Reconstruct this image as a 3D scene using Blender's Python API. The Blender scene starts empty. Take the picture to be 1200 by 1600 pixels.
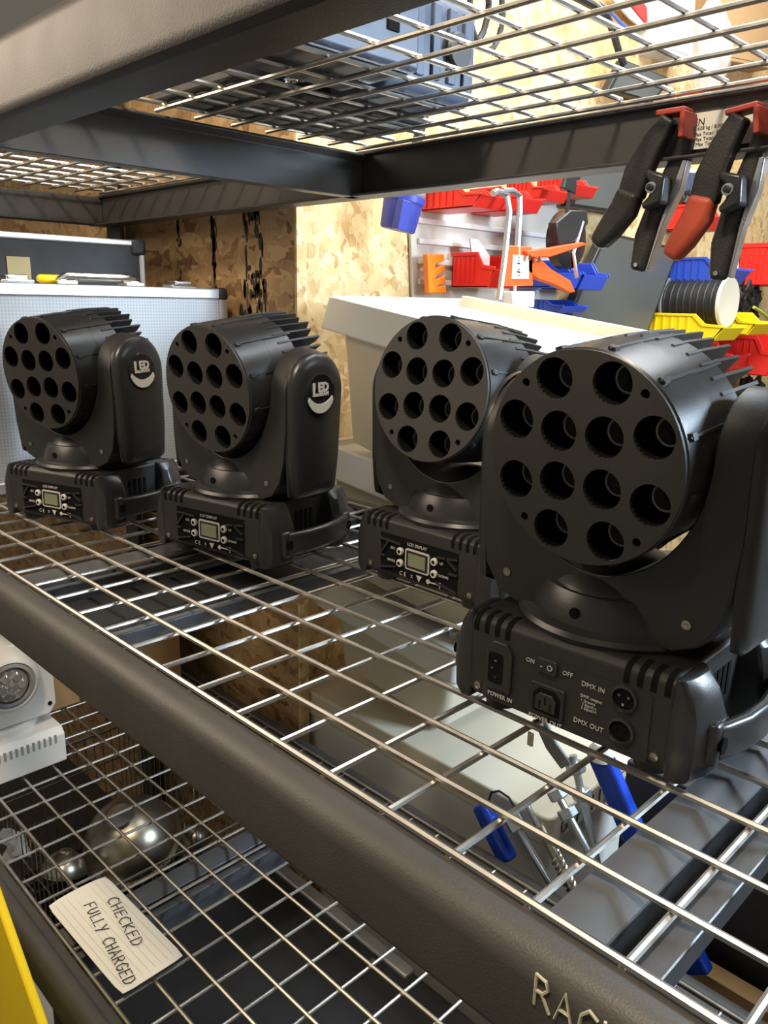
import bpy, bmesh, math, random
from mathutils import Vector, Matrix
random.seed(7)
PI = math.pi
S = 0.06                    # one drawing unit = one cell of the wire deck = 6 cm
Z0 = 20.0                   # main shelf level above the floor, in units
# ------------------------------------------------------------------ camera
CAM = (16.5545, -5.5994, 5.5199)
YAW, PIT, ROLL, FPX = -0.78628, 0.25670, -0.01914, 1251.6
def cam_axes():
    fwd = Vector((math.sin(YAW)*math.cos(PIT), math.cos(YAW)*math.cos(PIT), -math.sin(PIT)))
    rt = fwd.cross(Vector((0,0,1))).normalized(); dn = fwd.cross(rt)
    r2 = math.cos(ROLL)*rt + math.sin(ROLL)*dn; d2 = -math.sin(ROLL)*rt + math.cos(ROLL)*dn
    return r2, d2, fwd
CR, CD, CF = cam_axes()
def W(x, y, z): return Vector((x*S, y*S, (z+Z0)*S))
def at(px, py, Y=None, X=None, Z=None):
    """world point (units) where the sight line through a photo point meets a plane"""
    d = CR*((px-600)/FPX) + CD*((py-800)/FPX) + CF
    if Y is not None: t = (Y-CAM[1])/d.y
    elif X is not None: t = (X-CAM[0])/d.x
    else: t = (Z-CAM[2])/d.z
    return Vector(CAM) + d*t
scene = bpy.context.scene
C = scene.collection
cd = bpy.data.cameras.new('camera'); co = bpy.data.objects.new('camera', cd); C.objects.link(co)
m3 = Matrix((CR, -CD, -CF)).transposed()
co.matrix_world = Matrix.Translation(W(*CAM)) @ m3.to_4x4()
cd.sensor_fit = 'HORIZONTAL'; cd.sensor_width = 36.0; cd.lens = FPX/1200*36.0; cd.clip_start = 0.02; cd.clip_end = 60
scene.camera = co
scene.view_settings.view_transform = 'Standard'; scene.view_settings.look = 'None'
scene.view_settings.gamma = 1.0; scene.view_settings.use_curve_mapping = False
scene.view_settings.exposure = 0.0
# ------------------------------------------------------------------ world + lights
wd = bpy.data.worlds.new('world'); scene.world = wd; wd.use_nodes = True
wd.node_tree.nodes['Background'].inputs[0].default_value = (1.0, 0.86, 0.68, 1); wd.node_tree.nodes['Background'].inputs[1].default_value = 0.13
def area(name, loc, target, size, power, col, sy=None):
    l = bpy.data.lights.new(name, 'AREA'); l.energy = power; l.color = col
    l.shape = 'RECTANGLE'; l.size = size; l.size_y = sy or size
    o = bpy.data.objects.new(name, l); C.objects.link(o); o.location = W(*loc)
    o.rotation_euler = (W(*target)-W(*loc)).to_track_quat('-Z', 'Y').to_euler()
    return o
area('workshop_ceiling_light', (9, 26, 28), (5, 26, 0), 1.8, 62, (0.90, 0.96, 1.0), 0.9)
area('workshop_window', (30, 22, 12), (0, 8, 3), 0.5, 54, (0.66, 0.83, 1.0), 0.5)
area('room_ceiling_light', (-9, -9.5, 13), (2, 0, 4), 0.9, 9.5, (1.0, 0.82, 0.62), 0.5)
area('room_ceiling_light', (13, -9, 28), (2, 3, 8), 0.25, 34, (1.0, 0.84, 0.64), 0.25)
# ------------------------------------------------------------------ materials
def new_mat(name):
    m = bpy.data.materials.new(name); m.use_nodes = True
    return m, m.node_tree.nodes, m.node_tree.links, m.node_tree.nodes['Principled BSDF']
def mat(name, col, rough=0.5, metal=0.0, noise=0.0, scale=40.0, bump=0.0, bscale=300.0, spec=0.5, alpha=1.0, trans=0.0, coat=0.0):
    m, N, L, P = new_mat(name)
    P.inputs['Base Color'].default_value = (*col, 1); P.inputs['Roughness'].default_value = rough
    P.inputs['Metallic'].default_value = metal; P.inputs['Specular IOR Level'].default_value = spec
    P.inputs['Alpha'].default_value = alpha; P.inputs['Transmission Weight'].default_value = trans
    P.inputs['Coat Weight'].default_value = coat
    tc = N.new('ShaderNodeTexCoord')
    nz = N.new('ShaderNodeTexNoise'); nz.inputs['Scale'].default_value = scale; nz.inputs['Detail'].default_value = 5
    L.new(tc.outputs['Object'], nz.inputs['Vector'])
    if noise > 0:
        mx = N.new('ShaderNodeMix'); mx.data_type = 'RGBA'
        mx.inputs[6].default_value = (*[max(0, c*(1-noise)) for c in col], 1); mx.inputs[7].default_value = (*[min(1, c*(1+noise)) for c in col], 1)
        L.new(nz.outputs['Fac'], mx.inputs[0]); L.new(mx.outputs[2], P.inputs['Base Color'])
    mr = N.new('ShaderNodeMapRange'); mr.inputs['To Min'].default_value = max(0.02, rough-0.06); mr.inputs['To Max'].default_value = min(1, rough+0.08)
    L.new(nz.outputs['Fac'], mr.inputs['Value']); L.new(mr.outputs[0], P.inputs['Roughness'])
    if bump > 0:
        n2 = N.new('ShaderNodeTexNoise'); n2.inputs['Scale'].default_value = bscale; L.new(tc.outputs['Object'], n2.inputs['Vector'])
        bp = N.new('ShaderNodeBump'); bp.inputs['Strength'].default_value = bump; bp.inputs['Distance'].default_value = 0.001
        L.new(n2.outputs['Fac'], bp.inputs['Height']); L.new(bp.outputs[0], P.inputs['Normal'])
    return m
def osb_mat(name, base=(0.60, 0.40, 0.19), light=(0.80, 0.63, 0.36), dark=(0.33, 0.17, 0.06), stain=0.0, orange=0.0):
    m, N, L, P = new_mat(name)
    tc = N.new('ShaderNodeTexCoord'); P.inputs['Roughness'].default_value = 0.65
    prev = None
    for k, (rx, sc, st) in enumerate(((0.5, 46, 0.26), (-0.9, 52, 0.30), (1.7, 40, 0.24))):
        mp = N.new('ShaderNodeMapping'); mp.inputs['Rotation'].default_value = (rx*1.1+0.1, rx, 0.1); 
        mp2 = N.new('ShaderNodeMapping'); mp2.inputs['Scale'].default_value = (1, 1, st)
        dn = N.new('ShaderNodeTexNoise'); dn.inputs['Scale'].default_value = 60; L.new(tc.outputs['Object'], dn.inputs['Vector'])
        dm = N.new('ShaderNodeMixRGB'); dm.blend_type = 'ADD'; dm.inputs[0].default_value = 0.012; L.new(tc.outputs['Object'], dm.inputs[1]); L.new(dn.outputs['Color'], dm.inputs[2])
        L.new(dm.outputs[0], mp.inputs['Vector']); L.new(mp.outputs[0], mp2.inputs['Vector'])
        v = N.new('ShaderNodeTexVoronoi'); v.inputs['Scale'].default_value = sc; L.new(mp2.outputs[0], v.inputs['Vector'])
        sp = N.new('ShaderNodeSeparateColor'); L.new(v.outputs['Color'], sp.inputs[0])
        if prev is None: prev = sp.outputs[0]; hgt = v.outputs['Distance']
        else:
            nz = N.new('ShaderNodeTexVoronoi'); nz.inputs['Scale'].default_value = 20+12*k; L.new(mp2.outputs[0], nz.inputs['Vector'])
            s2 = N.new('ShaderNodeSeparateColor'); L.new(nz.outputs['Color'], s2.inputs[0])
            gt = N.new('ShaderNodeMath'); gt.operation = 'GREATER_THAN'; gt.inputs[1].default_value = 0.55; L.new(s2.outputs[1], gt.inputs[0])
            mx = N.new('ShaderNodeMix'); L.new(gt.outputs[0], mx.inputs[0]); L.new(prev, mx.inputs[2]); L.new(sp.outputs[0], mx.inputs[3]); prev = mx.outputs[0]
    # fibre grain
    mp = N.new('ShaderNodeMapping'); mp.inputs['Scale'].default_value = (260, 260, 24); L.new(tc.outputs['Object'], mp.inputs['Vector'])
    g = N.new('ShaderNodeTexNoise'); g.inputs['Scale'].default_value = 1; g.inputs['Detail'].default_value = 3; L.new(mp.outputs[0], g.inputs['Vector'])
    ad = N.new('ShaderNodeMath'); ad.operation = 'MULTIPLY_ADD'; ad.inputs[1].default_value = 0.45; L.new(g.outputs['Fac'], ad.inputs[0])
    sb = N.new('ShaderNodeMath'); sb.operation = 'SUBTRACT'; sb.inputs[1].default_value = 0.22; L.new(prev, sb.inputs[0]); L.new(sb.outputs[0], ad.inputs[2])
    cr = N.new('ShaderNodeValToRGB'); e = cr.color_ramp.elements
    e[0].position = 0.0; e[0].color = (*dark, 1); e[1].position = 1.0; e[1].color = (*light, 1)
    a = e.new(0.22); a.color = (*base, 1); b = e.new(0.7); b.color = (*[(x+y)/2 for x, y in zip(base, light)], 1)
    L.new(ad.outputs[0], cr.inputs[0]); col = cr.outputs[0]
    if orange > 0:
        n = N.new('ShaderNodeTexNoise'); n.inputs['Scale'].default_value = 1.6; L.new(tc.outputs['Object'], n.inputs['Vector'])
        r = N.new('ShaderNodeMapRange'); r.inputs['From Min'].default_value = 0.52; r.inputs['From Max'].default_value = 0.62; r.inputs['To Max'].default_value = orange
        L.new(n.outputs['Fac'], r.inputs['Value'])
        mx = N.new('ShaderNodeMix'); mx.data_type = 'RGBA'; mx.inputs[7].default_value = (0.75, 0.36, 0.10, 1); L.new(r.outputs[0], mx.inputs[0]); L.new(col, mx.inputs[6]); col = mx.outputs[2]
    L.new(col, P.inputs['Base Color'])
    bp = N.new('ShaderNodeBump'); bp.inputs['Strength'].default_value = 0.5; bp.inputs['Distance'].default_value = 0.002
    L.new(ad.outputs[0], bp.inputs['Height']); L.new(bp.outputs[0], P.inputs['Normal'])
    return m
def dimple_mat(name, col, cell=0.004):
    m, N, L, P = new_mat(name)
    P.inputs['Metallic'].default_value = 0.25; P.inputs['Roughness'].default_value = 0.5
    tc = N.new('ShaderNodeTexCoord'); mp = N.new('ShaderNodeMapping'); mp.inputs['Rotation'].default_value = (PI/4, 0, 0)
    L.new(tc.outputs['Object'], mp.inputs['Vector'])
    ck = N.new('ShaderNodeTexChecker'); ck.inputs['Scale'].default_value = 1/cell
    ck.inputs['Color1'].default_value = (*col, 1); ck.inputs['Color2'].default_value = (*[c*0.80 for c in col], 1)
    L.new(mp.outputs[0], ck.inputs['Vector']); L.new(ck.outputs['Color'], P.inputs['Base Color'])
    bp = N.new('ShaderNodeBump'); bp.inputs['Distance'].default_value = 0.0006; bp.inputs['Strength'].default_value = 0.5
    L.new(ck.outputs['Fac'], bp.inputs['Height']); L.new(bp.outputs[0], P.inputs['Normal'])
    return m
M = dict(
    blackplastic=mat('black_plastic', (0.023, 0.0225, 0.0215), 0.44, bump=0.15, bscale=900),
    faceplate=mat('black_faceplate', (0.036, 0.034, 0.031), 0.50, bump=0.1, bscale=1200),
    gloss=mat('gloss_black', (0.016, 0.016, 0.018), 0.22),
    shell=mat('satin_black_shell', (0.026, 0.026, 0.027), 0.30, bump=0.08, bscale=900),
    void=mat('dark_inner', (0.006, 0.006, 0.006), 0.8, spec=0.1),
    lensring=mat('lens_ring', (0.20, 0.185, 0.165), 0.30, 0.6),
    lensglass=mat('lens_glass', (0.02, 0.02, 0.022), 0.06, 0.0, spec=0.8),
    wire=mat('zinc_wire', (0.62, 0.59, 0.54), 0.38, 1.0, noise=0.15, scale=60),
    beam=mat('black_powdercoat', (0.060, 0.055, 0.050), 0.46, noise=0.18, scale=18, bump=0.25, bscale=700),
    beamlight=mat('crossbar_powdercoat', (0.085, 0.087, 0.092), 0.38, noise=0.2, scale=30, bump=0.2, bscale=900),
    steel=mat('steel', (0.62, 0.63, 0.64), 0.25, 1.0),
    zinc=mat('zinc_rod', (0.55, 0.58, 0.60), 0.35, 0.9, noise=0.2, scale=200),
    alu=mat('aluminium', (0.60, 0.60, 0.60), 0.36, 0.75, noise=0.12, scale=25),
    chrome=mat('chrome', (0.8, 0.8, 0.78), 0.12, 1.0),
    tote=mat('cream_polypropylene', (0.68, 0.62, 0.49), 0.42, noise=0.05, scale=8),
    lid=mat('white_lid', (0.80, 0.80, 0.76), 0.40, noise=0.04, scale=8),
    white=mat('white_plastic', (0.72, 0.70, 0.66), 0.35),
    paper=mat('paper', (0.74, 0.71, 0.63), 0.8),
    ink=mat('black_ink', (0.01, 0.01, 0.012), 0.6),
    chalk=mat('paint_pen', (0.50, 0.46, 0.33), 0.6),
    print=mat('white_print', (0.50, 0.49, 0.46), 0.5),
    ring=mat('button_ring', (0.62, 0.60, 0.56), 0.4),
    lcd=mat('lcd_screen', (0.20, 0.22, 0.13), 0.12, spec=0.7),
    red=mat('red_plastic', (0.72, 0.025, 0.018), 0.38, noise=0.1, scale=20),
    redd=mat('red_pad', (0.42, 0.055, 0.035), 0.5),
    redrub=mat('red_grip', (0.50, 0.075, 0.035), 0.5, noise=0.15, scale=60),
    orange=mat('orange_plastic', (0.90, 0.25, 0.015), 0.4),
    redpaint=mat('orange_red_paint', (0.85, 0.11, 0.025), 0.35, noise=0.2, scale=50),
    blue=mat('blue_plastic', (0.035, 0.085, 0.50), 0.35),
    ceeblue=mat('plug_blue', (0.04, 0.055, 0.33), 0.4),
    barblue=mat('blue_gloss', (0.012, 0.055, 0.45), 0.15, noise=0.9, scale=25),
    yellow=mat('yellow_plastic', (0.95, 0.68, 0.01), 0.38),
    cable=mat('black_cable', (0.02, 0.02, 0.02), 0.45),
    rubber=mat('black_rubber', (0.030, 0.028, 0.026), 0.42, bump=0.5, bscale=500),
    greypanel=mat('grey_screen', (0.085, 0.088, 0.08), 0.40, noise=0.12, scale=5),
    cardboard=mat('cardboard', (0.46, 0.27, 0.12), 0.8, noise=0.08, scale=30),
    whitebox=mat('white_carton', (0.80, 0.80, 0.80), 0.6),
    bluegrey=mat('blue_grey_tone', (0.07, 0.09, 0.14), 0.4),  # bluish window light on dark casings put into colour; also a box front
    bag=mat('clear_bag', (0.85, 0.82, 0.76), 0.15, alpha=0.35),
    beige=mat('beige_label', (0.42, 0.36, 0.20), 0.6),
    panel=mat('cream_wall_panel', (0.62, 0.58, 0.50), 0.45),
    fabric=mat('black_laminate', (0.022, 0.022, 0.024), 0.55, bump=0.3, bscale=800),
    concrete=mat('dark_floor', (0.06, 0.055, 0.05), 0.8, noise=0.3, scale=6),
    dimple=dimple_mat('dimpled_aluminium', (0.46, 0.48, 0.50)),
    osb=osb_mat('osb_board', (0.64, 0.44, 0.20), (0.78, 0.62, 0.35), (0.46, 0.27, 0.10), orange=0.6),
    osbshade=osb_mat('osb_partition_shaded', (0.36, 0.22, 0.10), (0.52, 0.35, 0.17), (0.18, 0.09, 0.035)),  # darker copy of the wall board, its shade put into the colour
    soot=mat('black_smear', (0.045, 0.033, 0.022), 0.7),
    ceil=mat('ceiling_paint', (0.55, 0.52, 0.46), 0.8),
    glass=mat('bulb_glass', (0.55, 0.53, 0.48), 0.08, 0.7),
    pewter=mat('worn_steel_bowl', (0.42, 0.38, 0.30), 0.30, 0.95, noise=0.3, scale=25),
    grey=mat('grey_pad', (0.28, 0.28, 0.27), 0.6),
    rule=mat('faint_rule', (0.52, 0.50, 0.45), 0.8),
    lime=mat('lime_cable', (0.45, 0.65, 0.08), 0.5),
)
# ------------------------------------------------------------------ mesh builder (units, scaled to metres on build)
class MB:
    def __init__(s): s.v = []; s.f = []
    def add(s, vs, fs, T=None):
        b = len(s.v)
        s.v += [(T @ Vector(v) if T else Vector(v)) for v in vs]
        s.f += [[b+i for i in f] for f in fs]
        return s
    def box(s, x0, x1, y0, y1, z0, z1, T=None):
        vs = [(x0,y0,z0),(x1,y0,z0),(x1,y1,z0),(x0,y1,z0),(x0,y0,z1),(x1,y0,z1),(x1,y1,z1),(x0,y1,z1)]
        return s.add(vs, [(0,3,2,1),(4,5,6,7),(0,1,5,4),(1,2,6,5),(2,3,7,6),(3,0,4,7)], T)
    def prism(s, poly, h0, h1, axis='z', T=None):
        """poly: 2D outline; axis 'z' -> (x,y), 'y' -> (x,z), 'x' -> (y,z)"""
        n = len(poly)
        f = {'z': lambda p, h: (p[0], p[1], h), 'y': lambda p, h: (p[0], h, p[1]), 'x': lambda p, h: (h, p[0], p[1])}[axis]
        vs = [f(p, h0) for p in poly] + [f(p, h1) for p in poly]
        fs = [list(range(n))[::-1], [n+i for i in range(n)]] + [(i, (i+1) % n, n+(i+1) % n, n+i) for i in range(n)]
        return s.add(vs, fs, T)
    def lathe(s, prof, n=32, T=None, caps=True):
        """profile (r, z) turned around z"""
        vs = []; fs = []
        for r, z in prof:
            for k in range(n): vs.append((r*math.cos(2*PI*k/n), r*math.sin(2*PI*k/n), z))
        for i in range(len(prof)-1):
            for k in range(n): fs.append((i*n+k, i*n+(k+1) % n, (i+1)*n+(k+1) % n, (i+1)*n+k))
        if caps:
            fs.append(list(range(n))[::-1]); fs.append([(len(prof)-1)*n+k for k in range(n)])
        return s.add(vs, fs, T)
    def tube(s, pts, r, n=8, T=None, closed=False):
        pts = [Vector(p) for p in pts]; m = len(pts); vs = []; fs = []
        rr = r if isinstance(r, (list, tuple)) else [r]*m
        up = None
        for i, p in enumerate(pts):
            t = ((pts[(i+1) % m] if closed or i < m-1 else p) - (pts[i-1] if closed or i > 0 else p)).normalized()
            if up is None: up = t.orthogonal().normalized()
            up = (up - t*up.dot(t)).normalized(); sd = t.cross(up)
            for k in range(n):
                a = 2*PI*k/n; vs.append(p + (up*math.cos(a)+sd*math.sin(a))*rr[i])
        seg = m if closed else m-1
        for i in range(seg):
            j = (i+1) % m
            for k in range(n): fs.append((i*n+k, i*n+(k+1) % n, j*n+(k+1) % n, j*n+k))
        if not closed: fs.append(list(range(n))[::-1]); fs.append([(m-1)*n+k for k in range(n)])
        return s.add(vs, fs, T)
    def strip(s, pts, ws, d0, d1, axis='y'):
        """flat bar of changing width swept along 2D points, thickness d0..d1 along axis"""
        L_, R_ = [], []
        for i, p in enumerate(pts):
            a = pts[max(i-1, 0)]; b = pts[min(i+1, len(pts)-1)]
            t = Vector((b[0]-a[0], b[1]-a[1])).normalized(); nrm = Vector((-t.y, t.x)); w = ws[i] if isinstance(ws, (list, tuple)) else ws
            L_.append((p[0]+nrm.x*w/2, p[1]+nrm.y*w/2)); R_.append((p[0]-nrm.x*w/2, p[1]-nrm.y*w/2))
        return s.prism(L_+R_[::-1], d0, d1, axis)
    def build(s, name, m, parent=None, bevel=0, smooth=35, seg=2, loc=None, rot=None):
        me = bpy.data.meshes.new(name)
        me.from_pydata([tuple(v*S) for v in s.v], [], s.f)
        bm = bmesh.new(); bm.from_mesh(me); bmesh.ops.recalc_face_normals(bm, faces=bm.faces); bm.to_mesh(me); bm.free()
        return link(name, me, m, parent, bevel, smooth, seg, loc, rot)
def link(name, me, m, parent=None, bevel=0, smooth=35, seg=2, loc=None, rot=None):
    if smooth:
        for p in me.polygons: p.use_smooth = True
        me.set_sharp_from_angle(angle=math.radians(smooth))
    me.materials.clear(); me.materials.append(M[m] if isinstance(m, str) else m)
    o = bpy.data.objects.new(name, me); C.objects.link(o); o.parent = parent
    if loc is not None: o.location = loc
    if rot is not None: o.rotation_euler = rot
    if bevel:
        b = o.modifiers.new('bevel', 'BEVEL'); b.width = bevel*S; b.segments = seg; b.limit_method = 'ANGLE'; b.angle_limit = math.radians(40)
        b.harden_normals = False
        if smooth: o.modifiers.new('normals', 'WEIGHTED_NORMAL').keep_sharp = True
    return o
def tag(o, label=None, cat=None, group=None, kind=None):
    if label: o['label'] = label
    if cat: o['category'] = cat
    if group: o['group'] = group
    if kind: o['kind'] = kind
    return o
def thing(name, label, cat, loc, rz=0, group=None, rot=None):
    o = bpy.data.objects.new(name, None); C.objects.link(o); o.location = loc if isinstance(loc, Vector) and False else W(*loc)
    o.rotation_euler = rot if rot else (0, 0, rz); o.empty_display_size = 0.02
    return tag(o, label, cat, group)
def solid(name, m, label, cat, mb, bevel=0, group=None, smooth=35, seg=2):
    """top-level single mesh given in world units: origin goes to the base centre"""
    xs = [v.x for v in mb.v]; ys = [v.y for v in mb.v]; zs = [v.z for v in mb.v]
    o0 = Vector(((min(xs)+max(xs))/2, (min(ys)+max(ys))/2, min(zs)))
    mb.v = [v-o0 for v in mb.v]
    return tag(mb.build(name, m, None, bevel, smooth, seg, loc=W(*o0)), label, cat, group)
def struct(name, m, mb, bevel=0):
    xs = [v.x for v in mb.v]; ys = [v.y for v in mb.v]; zs = [v.z for v in mb.v]
    o0 = Vector(((min(xs)+max(xs))/2, (min(ys)+max(ys))/2, min(zs)))
    mb.v = [v-o0 for v in mb.v]
    return tag(mb.build(name, m, None, bevel, loc=W(*o0)), kind='structure')
def arc(cx, cy, r, a0, a1, n): return [(cx+r*math.cos(math.radians(a0+(a1-a0)*i/n)), cy+r*math.sin(math.radians(a0+(a1-a0)*i/n))) for i in range(n+1)]
def rrect(x0, x1, y0, y1, r, n=4):
    return arc(x1-r, y0+r, r, -90, 0, n)+arc(x1-r, y1-r, r, 0, 90, n)+arc(x0+r, y1-r, r, 90, 180, n)+arc(x0+r, y0+r, r, 180, 270, n)
_txt = {}
def text_mesh(s, size, ext=0.01, bold=0.0):
    cu = bpy.data.curves.new('lettering', 'FONT'); cu.body = s; cu.size = size*S; cu.extrude = ext*S; cu.offset = bold*S
    cu.align_x = 'CENTER'; cu.align_y = 'CENTER'; cu.resolution_u = 2
    o = bpy.data.objects.new('tmp', cu); C.objects.link(o)
    me = bpy.data.meshes.new_from_object(o.evaluated_get(bpy.context.evaluated_depsgraph_get()))
    bpy.data.objects.remove(o); return me
def text(name, s, size, m, parent, T, ext=0.008, bold=0.0):
    """T: 4x4 placing the text's xy plane (units)"""
    bpy.context.view_layer.update()
    me = text_mesh(s, size, ext, bold); T2 = T.copy(); T2.translation = T.translation*S
    me.transform(T2); return link(name, me, m, parent, smooth=0)
def plate(outline, holes, t, T=None):
    """flat plate with holes: returns mesh in metres lying in the xy plane, thickness t"""
    cu = bpy.data.curves.new('tmp', 'CURVE'); cu.dimensions = '2D'; cu.fill_mode = 'BOTH'; cu.extrude = t/2*S
    for pl in [outline]+holes:
        sp = cu.splines.new('POLY'); sp.points.add(len(pl)-1); sp.use_cyclic_u = True
        for i, p in enumerate(pl): sp.points[i].co = (p[0]*S, p[1]*S, 0, 1)
    o = bpy.data.objects.new('tmp', cu); C.objects.link(o); bpy.context.view_layer.update()
    me = bpy.data.meshes.new_from_object(o.evaluated_get(bpy.context.evaluated_depsgraph_get()))
    bpy.data.objects.remove(o)
    if T: T2 = T.copy(); T2.translation = T.translation*S; me.transform(T2)
    return me
def RX(a): return Matrix.Rotation(a, 4, 'X')
def RY(a): return Matrix.Rotation(a, 4, 'Y')
def RZ(a): return Matrix.Rotation(a, 4, 'Z')
def TR(x, y, z): return Matrix.Translation((x, y, z))
FRONT = RX(PI/2)        # xy plane -> xz plane, facing -y
# simple pen strokes for handwriting
G = {'C': [[(.9,.85),(.5,1),(.1,.7),(.05,.35),(.35,0),(.85,.1)]], 'H': [[(.05,1),(.1,0)],[(.8,1),(.75,0)],[(.1,.5),(.78,.52)]],
 'E': [[(.85,.95),(.15,.95),(.08,0),(.85,.03)],[(.1,.5),(.7,.52)]], 'K': [[(.1,1),(.08,0)],[(.8,.95),(.1,.45),(.85,0)]],
 'D': [[(.1,0),(.12,1),(.6,.9),(.88,.5),(.6,.08),(.1,0)]], 'F': [[(.85,.98),(.15,.95),(.08,0)],[(.12,.5),(.7,.52)]],
 'U': [[(.08,1),(.1,.3),(.4,0),(.75,.25),(.8,1)]], 'L': [[(.15,1),(.1,0),(.85,.05)]], 'Y': [[(.05,1),(.42,.5)],[(.9,1),(.3,-.1)]],
 'A': [[(.02,0),(.45,1),(.88,0)],[(.2,.4),(.72,.4)]], 'R': [[(.1,0),(.12,1),(.6,.95),(.75,.72),(.5,.5),(.14,.48)],[(.4,.48),(.85,0)]],
 'G': [[(.85,.85),(.45,1),(.08,.6),(.15,.15),(.5,0),(.85,.2),(.85,.45),(.5,.45)]], 'o': [[(.4,.5),(.1,.3),(.35,0),(.65,.25),(.4,.5)]],
 'r': [[(.15,.5),(.2,0)],[(.2,.35),(.6,.5)]], 'i': [[(.3,.5),(.3,0)],[(.32,.7),(.34,.75)]], 'l': [[(.3,1),(.25,0)]], 'a': [[(.6,.5),(.2,.45),(.1,.15),(.4,0),(.6,.4),(.65,0)]],
 'x': [[(.1,.5),(.6,0)],[(.6,.5),(.1,0)]], 't': [[(.35,.9),(.3,.1),(.5,0)],[(.1,.6),(.6,.62)]], ' ': []}
def handwriting(lines, h, w, gap, th, T, name, m, parent):
    mb = MB()
    for li, ln in enumerate(lines):
        for ci, ch in enumerate(ln):
            for st in G.get(ch, []):
                pts = [T @ Vector((ci*w*1.12+p[0]*w+random.uniform(-.02, .02)*w, -li*gap+p[1]*h, 0)) for p in st]
                mb.tube(pts, th, 5)
    return mb.build(name, m, parent, smooth=60)
# ================================================================== THE ROOM
struct('floor', 'concrete', MB().box(-46, 46, -36, 76, -20.6, -20))
struct('ceiling', 'ceil', MB().box(-46, 46, -36, 76, 30, 30.6))
struct('wall_back', 'osb', MB().box(-46, 46, 76, 76.6, -20, 30))
struct('wall_front', 'ceil', MB().box(-46, 46, -36.6, -36, -20, 30))
struct('wall_right', 'ceil', MB().box(46, 46.6, -36, 76, -20, 30))
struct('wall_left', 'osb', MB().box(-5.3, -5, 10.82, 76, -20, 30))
struct('wall_partition', 'osbshade', MB().box(-46, -3.62, 10.5, 10.8, -20, 14))
struct('trim_1', 'osb', MB().box(-3.61, -3.50, 10.46, 10.84, -20, 14))
# black scorch-like smears on the partition
def smear(px, y0, y1, w, seed):
    rnd = random.Random(seed); mb = MB()
    a = at(px, y0, Y=10.49); b = at(px, y1, Y=10.49)
    for k in range(int(75*w+22)):
        z = rnd.uniform(b.z, a.z); h = rnd.uniform(.12, .75); ww = rnd.uniform(.02, .085)*(1+.4*w)
        x = a.x+(rnd.choice((-.26, .26)) if w > 1 else 0)*w+rnd.gauss(0, .13*w)
        if (math.sin(z*2.1+seed)+rnd.uniform(-.7, .9)) < -.25: continue
        q = 6; poly = [(x+ww*math.cos(t*2*PI/q), z+h*.5*math.sin(t*2*PI/q)*rnd.uniform(.6, 1.1)) for t in range(q)]
        mb.prism(poly, 10.488, 10.501+.0002*k, 'y')
    return tag(solid('paint_smear', 'soot', ('broad black smear on the chipboard, nearest its pale edge' if w > 1 else ('narrow black smear on the chipboard, just right of the black flight case' if px < 300 else 'faint middle black smear on the brown chipboard')), 'smear', mb))
smear(393, 325, 520, 1.25, 3); smear(332, 335, 460, .55, 5); smear(277, 345, 450, .45, 9)

# ================================================================== THE RACK
RX0, RX1 = -14.2, 24.2
YB = 9.45          # inner line of the back beam
rack = thing('storage_rack', 'black steel storage rack with wire shelf levels and boxed edge beams', 'rack', (RX0, -.5, -Z0))
ro = Vector((RX0, -.5, -Z0))
def rb(name, mb, m='beam', bevel=.05, seg=3):
    mb.v = [v-ro for v in mb.v]; return mb.build(name, m, rack, bevel, seg=seg)
def front_profile(z):   # (y, z): boxed beam with a rounded nose and a step that carries the wires
    d = 1.12 if z > -5 else .95
    return [(-.56, z-d+.16), (-.50, z-d+.05), (-.38, z-d), (.30, z-d), (.32, z-d+.06), (-.06, z-d+.10), (-.06, z-.14), (.10, z-.14), (.10, z-.06), (-.10, z-.06), (-.17, z+.02), (-.30, z+.02), (-.43, z-.03), (-.52, z-.13), (-.56, z-.26)]
LEVELS = [('main', 0.0), ('upper', 9.2), ('lower', -8.84), ('bottom', -17.6)]
for nm, z in LEVELS:
    rb('front_beam', MB().prism(front_profile(z), RX0, RX1, 'x'), bevel=0.02, seg=1)
    rb('back_beam', MB().prism([(YB-p[0]-.16+.0, p[1]) for p in front_profile(z)], RX0, RX1, 'x'), bevel=0.02, seg=1)
    for x in (RX0, RX1-.5): rb('end_beam', MB().box(x, x+.5, -.1, YB-.1, z-1.1, z-.1))
for x in (RX0-.1, RX1-.9):
    for y in (-1.0, YB+.3):
        rb('post', MB().box(x, x+1, y, y+.08, -Z0, 17).box(x if x < 0 else x+.92, x+.08 if x < 0 else x+1, y-.0, y+.7, -Z0, 17), bevel=.02)
def crossbar(x0, z, m='beamlight'):
    prof = [(x0, z-.12), (x0+.30, z-.09), (x0+.58, z-.22), (x0+.60, z-1.05), (x0+.84, z-1.05), (x0+.86, z-.2), (x0+1.16, z-.12), (x0+1.16, z-.18), (x0+.90, z-.27), (x0+.89, z-1.12), (x0+.55, z-1.12), (x0+.54, z-.27), (x0+.30, z-.16), (x0, z-.2)]
    rb('crossbar', MB().prism(prof, -.04, YB-.1, 'y'), m, bevel=.015, seg=1)
for x0 in (.12, 13.12): crossbar(x0, 0.0)
rb('support_plate', MB().box(1.2, 3.75, .0, YB-.2, -.62, -.54), 'fabric', 0)
rb('support_plate', MB().box(3.72, 3.92, .0, YB-.2, -.62, -.30), 'beamlight', .02)
for x0 in (-.35, 12.9): crossbar(x0, 9.2)
for x0 in (.12, 13.12): crossbar(x0, -8.84)
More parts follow.
